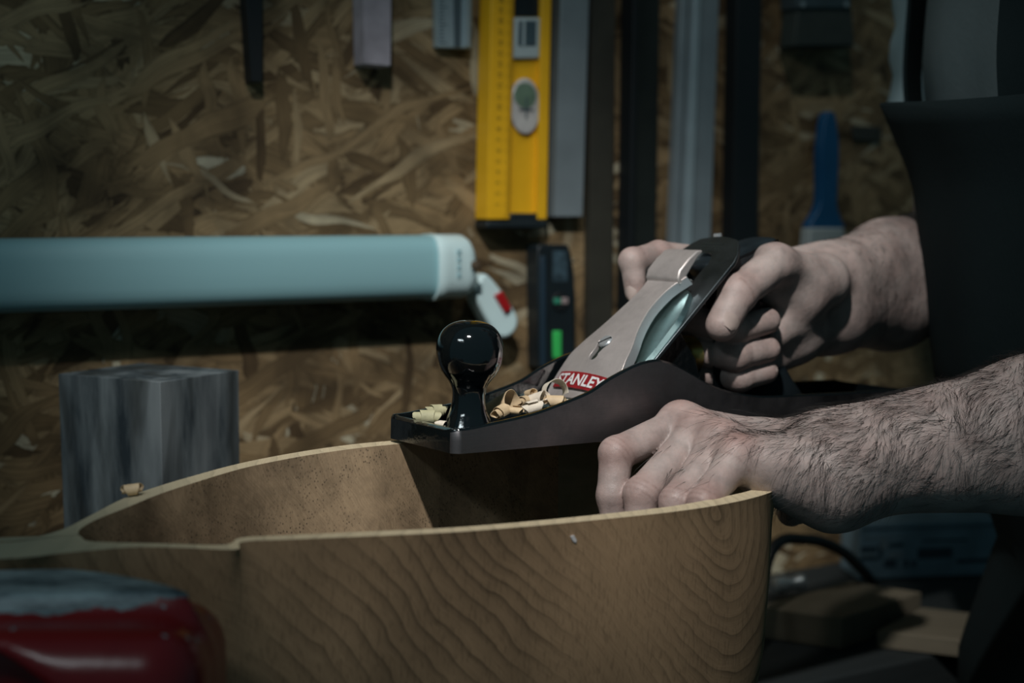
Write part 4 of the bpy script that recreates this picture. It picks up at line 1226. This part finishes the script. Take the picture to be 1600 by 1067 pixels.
# ---- left hand over the right end of the vessel
lo = np.array([.03, .66, 1.05]); hi = np.array([.48, .92, 1.24])
FL = Field(lo, hi, HR)
L_elb = np.array([.425, .815, 1.30 - .127])
li = [PY(1064, 664, .820), PY(963, 709, .790), PY(957, 775, .783), PY(962, 826, .780)]
lm = [PY(1090, 680, .806), PY(1003, 772, .772), PY(1000, 834, .768), PY(1012, 872, .768)]
lr = [PY(1124, 694, .790), PY(1058, 785, .757), PY(1054, 845, .754), PY(1064, 880, .756)]
lp = [PY(1152, 716, .772), PY(1100, 786, .746), PY(1096, 838, .744), PY(1106, 868, .748)]
pl = FL.new()
wa, wb = PY(1305, 702, .806), PY(1305, 738, .782)
for k_, (ch, r) in enumerate(((li, .0120), (lm, .0122), (lr, .0120), (lp, .0112))):
    w_ = wa * (1 - k_ / 3) + wb * (k_ / 3)
    m_ = ch[0] * .45 + w_ * .55 - UP * .003
    pl.chain([ch[0], m_, w_], [r, .0130, .0165], .0075)
    pl.cap(ch[0], ch[0] + UP * .0008, r * 1.12, r * 1.12, .006)
pl.cap(li[0] - UP * .012, wa - UP * .012, .010, .020, .012)
pl.cap(lp[0] + (wb - lp[0]) * .25 - UP * .004, wb - UP * .010, .0125, .0225, .012)     # hypothenar
pl.cap(PY(1215, 733, .775), PY(1290, 752, .782), .0160, .0215, .012)
pl.cap(PY(1262, 772, .800), PY(1325, 765, .800), .0105, .0160, .012)
pl.chain([PY(1290, 752, .806), PY(1262, 772, .828), PY(1246, 788, .852), PY(1236, 800, .872)], [.0150, .0125, .0105, .0090], .006)   # thumb outside, hidden side
fa = np.array([.300, .808, 1.30 - .1265])
pl.chain([wa, fa + UP * .008, L_elb + UP * .008], [.0225, .0320, .0400], .018)
pl.chain([wb, fa - UP * .010 - np.array([0, .004, 0]), L_elb - UP * .008], [.0235, .0325, .0410], .018)
pl.cap(wa - UP * .012, fa - UP * .012, .0170, .0300, .018)
# veins and tendons on the back of the hand
prox = FL.new(); dist = FL.new()
for ch, r in ((li, (.0108, .0096, .0088, .0078)), (lm, (.0110, .0098, .0090, .0078)), (lr, (.0104, .0094, .0086, .0074)), (lp, (.0098, .0086, .0078, .0068))):
    fp = FL.new(); fp.cap(ch[0], ch[1], r[0], r[1], .001); fp.cap(ch[1], ch[1] + UP * .0001, r[1] * 1.02, r[1] * 1.02, .003)
    prox.merge(fp, .0010)
    fg = FL.new(); fg.chain(ch[1:], r[1:], .003); dist.merge(fg, .0008)
    knuck.append((ch[1], .013, .85)); knuck.append((ch[0] + UP * .006, .014, .75)); knuck.append((ch[2], .010, .5)); knuck.append((ch[0] * .5 + ch[1] * .5, .012, .25))
pl.merge(prox, .0050); pl.merge(dist, .0016)
crease += [(PY(1318, 735, .76), nrm(PY(1330, 733, .77) - PY(1318, 735, .77)), .0009, .020)]
for ch in (li, lm, lr, lp):
    for kk in (-.0032, 0, .0032):
        ax_ = nrm(ch[2] - ch[0]); crease.append((ch[1] + ax_ * kk, ax_, .00065, .013))
    ax_ = nrm(ch[1] - ch[0]); crease.append((ch[0] + ax_ * .009, ax_, .0007, .013))
vL, fL = surface_nets(pl.D, FL.lo, HR)

# ---- rest of the body (coarser, under the clothes)
TF = nrm((-.995, -.08, 0)); TA = np.array([TF[1], -TF[0], 0]); TA = TA if TA[1] > 0 else -TA    # TA: towards the person's right
def tc_(z):
    x = np.interp(z, [-1.3, -.34, -.25, -.126, .067, .30, .55], [.50, .484, .490, .444, .428, .415, .380])
    return np.array([x, .985 + .0 * z, 1.30 + z])
FB = Field((.02, .55, .02), (.95, 1.45, 2.02), .009)
B = FB.new()
def ell(z, w_, d_, k=.04):
    c = tc_(z)
    B.cap(c - TA * (w_ - d_), c + TA * (w_ - d_), d_, d_, k)
for z, w_, d_ in ((-.34, .160, .100), (-.25, .150, .095), (-.15, .145, .095), (-.05, .155, .105), (.05, .165, .110), (.15, .175, .110), (.24, .165, .095)): ell(z, w_, d_)
sh = tc_(.25)
sR, sL = np.array([.384, 1.175, 1.57]), sh - TA * .165 + UP * .02
B.cap(sh - TA * .13, sh + TA * .13, .062, .062, .04)
B.chain([sR, R_elb + TA * .0], [.055, .040], .03); B.chain([sL, L_elb], [.055, .041], .03)
B.cap(R_elb, R_elb * .8 + Rw * .2, .040, .037, .01); B.cap(L_elb, L_elb * .8 + wb * .2, .041, .037, .01)
nk = tc_(.40) + TF * .02
B.cap(sh + UP * .06, nk, .056, .054, .03)
hd = nk + UP * .125 + TF * .035
B.cap(hd + UP * .02 - TF * .012, hd + UP * .018 + TF * .012, .078, .074, .03)
B.cap(hd - UP * .045 + TF * .012, hd - UP * .065 + TF * .040, .052, .034, .03)              # jaw and chin
B.cap(hd + TF * .082 + UP * .012, hd + TF * .104 - UP * .016, .009, .013, .012)           # nose
B.cap(hd + TF * .080 + UP * .030 - TA * .032, hd + TF * .080 + UP * .030 + TA * .032, .012, .012, .015)   # brow
B.cap(hd + TF * .078 - UP * .040 - TA * .014, hd + TF * .078 - UP * .040 + TA * .014, .011, .011, .012)   # lips
for s_ in (1, -1):
    B.cap(hd + TA * s_ * .080 - TF * .008 + UP * .02, hd + TA * s_ * .078 - TF * .004 - UP * .018, .014, .010, .006)   # ears
    hp = tc_(-.42) + TA * s_ * .085 + np.array([.022, 0, 0])
    B.chain([hp, np.array([hp[0] + .02, hp[1], .48]), np.array([hp[0] + .05, hp[1], .10])], [.092, .060, .045], .04)
    B.cap(np.array([hp[0] + .05, hp[1], .065]), np.array([hp[0] + .05, hp[1], .065]) + TF * .17, .045, .036, .03)
vB, fB = surface_nets(B.D, FB.lo, FB.h)
vB = smooth_mesh(vB, fB, 3)
vR2 = smooth_mesh(vR, fR, 2); vL2 = smooth_mesh(vL, fL, 2)
person = thing('person', (tc_(-.4)[0], .985, 0), 'person in grey shirt and black apron, one hand on the plane, one on the rim', 'person')
# the right arm, left arm and trunk meet inside the sleeves
Vb = np.concatenate([vR2, vL2, vB]); Fb = np.concatenate([fR, fL + len(vR2), fB + len(vR2) + len(vL2)])
base = WL[person.name]
me = bpy.data.meshes.new('body'); me.from_pydata((Vb - base).tolist(), [], Fb.tolist()); me.materials.append(M['skin']); me.shade_smooth()
fl_a = np.zeros(len(Vb)); cr_a = np.zeros(len(Vb))
for p_, r_, s_ in knuck: fl_a = np.maximum(fl_a, s_ * np.exp(-((Vb - p_) ** 2).sum(1) / (r_ * r_ * .6)))
for p_, ax_, w_, l_ in crease:
    d_ = Vb - p_; al = d_ @ ax_; rad = np.sqrt(np.maximum((d_ ** 2).sum(1) - al ** 2, 0))
    cr_a = np.maximum(cr_a, np.exp(-(al / w_) ** 2) * (rad < l_))
for nm_, arr in (('flush', fl_a), ('crease', cr_a)):
    at_ = me.attributes.new(nm_, 'FLOAT', 'POINT'); at_.data.foreach_set('value', arr.astype(np.float32))
pb = bpy.data.objects.new('body', me); C.objects.link(pb); pb.parent = person; WL[pb.name] = base

# fingernails
def nail(c, along, out, L_=.0115, W_=.0095, name='fingernail'):
    along = nrm(along); out = nrm(out - along * (out @ along)); side = np.cross(along, out)
    V = []; F = []; nu, nv = 8, 8
    for i in range(nu + 1):
        for j in range(nv + 1):
            u_ = -1 + 2 * i / nu; v_ = -1 + 2 * j / nv
            wv = W_ / 2 * math.sqrt(max(0, 1 - .22 * abs(u_) ** 3))
            if u_ > 0: wv *= (1 - .25 * u_ ** 4)
            V.append(c + along * (u_ * L_ / 2 * (1 - .12 * v_ * v_)) + side * (v_ * wv) + out * (.0006 - .0020 * v_ * v_ - .0005 * u_ * u_))
    for i in range(nu):
        for j in range(nv):
            a = i * (nv + 1) + j; F.append([a, a + 1, a + nv + 2, a + nv + 1])
    n0 = len(V)
    V2 = [q - out * .0012 for q in V]; F2 = [[k + n0 for k in f_][::-1] for f_ in F]
    o = mk(name, V + V2, F + F2, M['nail'], pb, smooth=60)
    return o
vt_ = nrm(tmb[3] - tmb[2])
nail(tmb[3] + nrm(PV * .85 + PS * -.1 + PU * .2) * .0100 - vt_ * .002, vt_, nrm(PV * .85 - PS * .1 + PU * .2), .0135, .0120, 'thumbnail')
vi_ = nrm(idx[3] - idx[2])
nail(idx[3] + nrm(-PS * .9 + PV * .25) * .0069, vi_, nrm(-PS * .9 + PV * .25), .0105, .0088)
for ch in (rin, pin):
    d_ = nrm(ch[3] - ch[2]); o_ = nrm(PV * .9 + PU * .15); r_ = .0080 if ch is rin else .0072
    nail(ch[3] + o_ * (r_ - .0003) - d_ * .0015, d_, o_, .0085, .0090)

# body hair: short fine strands on forearms and the backs of the hands
def strands(V, F, count, wfun, dirfun, name, lmin, lmax, seed):
    r = np.random.default_rng(seed)
    tri = V[F[:, :3]]; nn = np.cross(tri[:, 1] - tri[:, 0], tri[:, 2] - tri[:, 0]); nn /= (np.linalg.norm(nn, axis=1)[:, None] + 1e-12)
    c = V[F].mean(1); wgt = wfun(c, nn); wgt = wgt / wgt.sum()
    pick = r.choice(len(F), count, p=wgt)
    VV = []; FF = []; n0 = 0
    for fi in pick:
        p_ = V[F[fi][0]] * (q := r.random()) + V[F[fi][2]] * (1 - q); n_ = nn[fi]
        d_ = dirfun(c[fi]) + r.normal(0, .20, 3) + .45 * np.array([math.sin(p_[0] * 160), math.cos(p_[0] * 110 + p_[2] * 90), math.sin(p_[2] * 170 + p_[0] * 60)]); d_ = d_ - n_ * (d_ @ n_); d_ = nrm(d_)
        L_ = r.uniform(lmin, lmax); side = np.cross(d_, n_); cv = r.normal(0, .25)
        rad = r.uniform(.00007, .00013); pts = []
        for k in range(4):
            t_ = k / 3
            pts.append(p_ - n_ * .0003 + d_ * L_ * t_ + n_ * (L_ * .34 * t_ * (1 - .62 * t_)) + side * (cv * L_ * t_ * t_))
        for k, q_ in enumerate(pts[:3]):
            rr_ = rad * (1 - .28 * k)
            for a in range(3):
                an = 2.094 * a; VV.append(q_ + (side * math.cos(an) + n_ * math.sin(an)) * rr_)
        VV.append(pts[3])
        for k in range(2):
            for a in range(3):
                i0, i1 = n0 + k * 3 + a, n0 + k * 3 + (a + 1) % 3; FF.append([i0, i1, i1 + 3, i0 + 3])
        for a in range(3): FF.append([n0 + 6 + a, n0 + 6 + (a + 1) % 3, n0 + 9])
        n0 += 10
    me = bpy.data.meshes.new(name); me.from_pydata((np.array(VV) - base).tolist(), [], FF); me.materials.append(M['hair'])
    o = bpy.data.objects.new(name, me); C.objects.link(o); o.parent = pb; WL[o.name] = base
    tag(o, kind='stuff'); return o
axL = nrm(wa - L_elb)
lpM = lp[0]; liM = li[0]
def wL(c, n_):
    along = (c - wa) @ (-axL)          # + toward elbow
    u_ = n_[:, 2] * .9 - n_[:, 1] * .55
    fore = np.clip((along + .045) / .02, 0, 1) * np.clip(u_ + .35, 0, 1) * np.clip((.42 - c[:, 0]) / .03, 0, 1)
    back = np.exp(-(((c - PY(1205, 672, .78)) ** 2).sum(1)) / .026 ** 2) * .9 * np.clip(n_[:, 2], 0, 1)
    w_ = np.maximum(fore, back)
    for ch in (lm, lr, lp):
        m_ = ch[0] * .42 + ch[1] * .58
        w_ = np.maximum(w_, .40 * np.exp(-((c - m_) ** 2).sum(1) / .009 ** 2) * np.clip(n_[:, 2] * .6 - n_[:, 0] * .5 - n_[:, 1] * .3, 0, 1))
    return w_ + 1e-9
strands(vL2, fL, 6500, wL, lambda c: axL * .75 + np.array([-.15, -.55, -.75]) + (np.array([.3, 0, .3]) if c[0] > .22 else 0), 'arm_hair', .009, .020, 5)
axR = nrm(Rw - R_elb)
def wR(c, n_):
    along = (c - Rw) @ (-axR)
    w_ = np.clip((along + .02) / .03, 0, 1) * np.clip(n_[:, 2] * .8 - n_[:, 1] * .5 + .25, 0, 1)
    return w_ + 1e-9
strands(vR2, fR, 1500, wR, lambda c: axR * .5 + np.array([-.1, -.3, -.8]), 'arm_hair', .005, .011, 6)

# ---- clothes
def shell(zs, wf, df, phis, off, fold, name, m, thick=.004, zfun=None):
    """cloth around the trunk; phis in radians from the front"""
    G0 = []; nz_, npn = len(zs), len(phis)
    r = np.random.default_rng(len(name))
    ph_ = r.uniform(0, 6, 6)
    for side in (0, 1):
        for i, z in enumerate(zs):
            for j, p_ in enumerate(phis):
                zz = z if zfun is None else zfun(i / (nz_ - 1), p_)
                c = tc_(zz)
                w_, d_ = wf(zz) + off, df(zz) + off
                fo = fold * (math.sin(p_ * 7 + ph_[0] + zz * 5) * .6 + math.sin(p_ * 13 + zz * 14 + ph_[1]) * .4 + .5 * math.sin(zz * 26 + p_ * 3 + ph_[2]))
                k = 1 + 0 * fo
                q = c + TF * (d_ + fo - side * thick) * math.cos(p_) + TA * (w_ + fo - side * thick) * math.sin(p_)
                G0.append(q)
    F = []; N = nz_ * npn
    closed = abs((phis[-1] - phis[0]) - 2 * math.pi * (npn - 1) / npn) < 1e-6
    for i in range(nz_ - 1):
        for j in range(npn if closed else npn - 1):
            a, b = i * npn + j, i * npn + (j + 1) % npn
            F.append([a, b, b + npn, a + npn]); F.append([N + a + npn, N + b + npn, N + b, N + a])
    for j in range(npn if closed else npn - 1):
        a, b = j, (j + 1) % npn; F.append([a, N + a, N + b, b])
        a, b = (nz_ - 1) * npn + j, (nz_ - 1) * npn + (j + 1) % npn; F.append([a, b, N + b, N + a])
    if not closed:
        for i in range(nz_ - 1):
            a = i * npn; F.append([a, a + npn, N + a + npn, N + a]); a = i * npn + npn - 1; F.append([a, N + a, N + a + npn, a + npn])
    return mk(name, G0, F, m, person, smooth=180)
wfn = lambda z: float(np.interp(z, [-.55, -.34, -.2, -.05, .1, .22, .29], [.185, .180, .165, .170, .185, .185, .150]))
dfn = lambda z: float(np.interp(z, [-.55, -.34, -.2, -.05, .1, .22, .29], [.125, .120, .115, .120, .125, .110, .085]))
full = [2 * math.pi * k / 72 for k in range(72)]
shell(np.linspace(-.50, .29, 40), wfn, dfn, full, .004, .0035, 'shirt', M['shirt'])
# yoke that closes the shirt over the shoulders
mb = MB()
mb.add(*tube(catmull([sL + TA * .02, sh - TA * .08 + UP * .035, sh + UP * .045, sh + TA * .08 + UP * .035, sR - TA * .02], 5), [.075] * 21, 20))
mb.build('shirt_yoke', M['shirt'], person, smooth=180)
# sleeves
def sleeve(a, b, k, r0, r1, name, m, seed):
    pts = [a + (b - a) * (k * i / 14) for i in range(15)]
    V, F = tube(pts, [r0 + (r1 - r0) * i / 14 + .0025 * math.sin(i * 1.9 + seed) for i in range(15)], 28, cap=True)
    return mk(name, V, F, m, person, smooth=60)
sleeve(sR + (sR - R_elb) * .0, R_elb, .61, .070, .066, 'sleeve', M['sleeve'], .3)
sleeve(sL, L_elb, .60, .072, .060, 'sleeve', M['sleeve'], 1.1)
# trousers
for s_ in (1, -1):
    hp = tc_(-.42) + TA * s_ * .085 + np.array([.022, 0, 0])
    V, F = tube([hp + UP * .05, hp - UP * .1, np.array([hp[0] + .02, hp[1], .48]), np.array([hp[0] + .05, hp[1], .14])], [.105, .108, .078, .066], 28)
    mk('trouser_leg', V, F, M['jeans'], person, smooth=60)
    V, F = tube([np.array([hp[0] + .06, hp[1], .055]) - TF * .03, np.array([hp[0] + .05, hp[1], .06]) + TF * .02, np.array([hp[0] + .05, hp[1], .050]) + TF * .12, np.array([hp[0] + .05, hp[1], .045]) + TF * .21], [.048, .054, .048, .03], 20)
    mk('boot', V, F, M['bar_black'], person, smooth=60)
# apron: bib narrows to its top corners, skirt wraps the hips
def azf(k, p_):  # k 0 bottom .. 1 top
    top = .072 + .004 * math.sin(p_ * 3)
    return -.62 + (top + .62) * k
aph = np.linspace(-1.52, 1.52, 61)
ap = shell(np.linspace(0, 1, 46), lambda z: wfn(z) + (.012 if z < -.25 else 0), lambda z: dfn(z) + float(np.interp(z, [-.6, -.34, -.26, -.15, .02, .09], [.016, .018, 0.002, .006, .014, .038])), aph, .010, .0020, 'apron', M['apron'], zfun=azf)
# hair on the head
V = []; F = []
HL = FB.new()
HL.cap(hd + UP * .045 - TF * .025, hd + UP * .040 + TF * .010, .078, .070, .03); HL.cap(hd + UP * .01 - TF * .035, hd - UP * .03 - TF * .03, .072, .055, .03)
hv, hf = surface_nets(HL.D, FB.lo, FB.h); hv = smooth_mesh(hv, hf, 3)
mk('hair', hv, hf, M['hair'], person, smooth=180)
for s_ in (1, -1):
    e = hd + TF * .083 + UP * .014 + TA * s_ * .031
    mk('eye', *lathe([(.0, -.010), (.006, -.008), (.0095, -.002), (.0095, .002), (.006, .008), (0, .010)], e - TF * .003, TF, 20), M['white_plastic'], person)
# straps over the shoulders
def strap(phi, px_, label=None):
    pts = []
    for z in (.060, .10, .16, .22, .27):
        c = tc_(z); pts.append(c + TF * (dfn(z) + .016) * math.cos(phi) + TA * (wfn(z) + .016) * math.sin(phi))
    pts.append(sh + TA * (math.sin(phi) * .10) + UP * .125)
    pts.append(sh + TA * (math.sin(phi) * .08) - TF * .10 + UP * .02)
    P2 = catmull(pts, 5); V = []; F = []; hw = .014
    for i, q in enumerate(P2):
        t_ = nrm(P2[min(i + 1, len(P2) - 1)] - P2[max(i - 1, 0)])
        nrm_ = nrm(q - np.array([*(tc_(min(q[2] - 1.30, .3))[:2]), q[2] - .02])); sd = nrm(np.cross(t_, nrm_))
        V += [q - sd * hw, q + sd * hw, q + sd * hw - nrm_ * .003, q - sd * hw - nrm_ * .003]
    for i in range(len(P2) - 1):
        for k in range(4):
            a, b = i * 4 + k, i * 4 + (k + 1) % 4; F.append([a, b, b + 4, a + 4])
    F.append([0, 1, 2, 3]); F.append([(len(P2) - 1) * 4 + k for k in (3, 2, 1, 0)])
    o = mk('apron_strap', V, F, M['apron'], person, smooth=60)
strap(.60, 0); strap(-.48, 0)
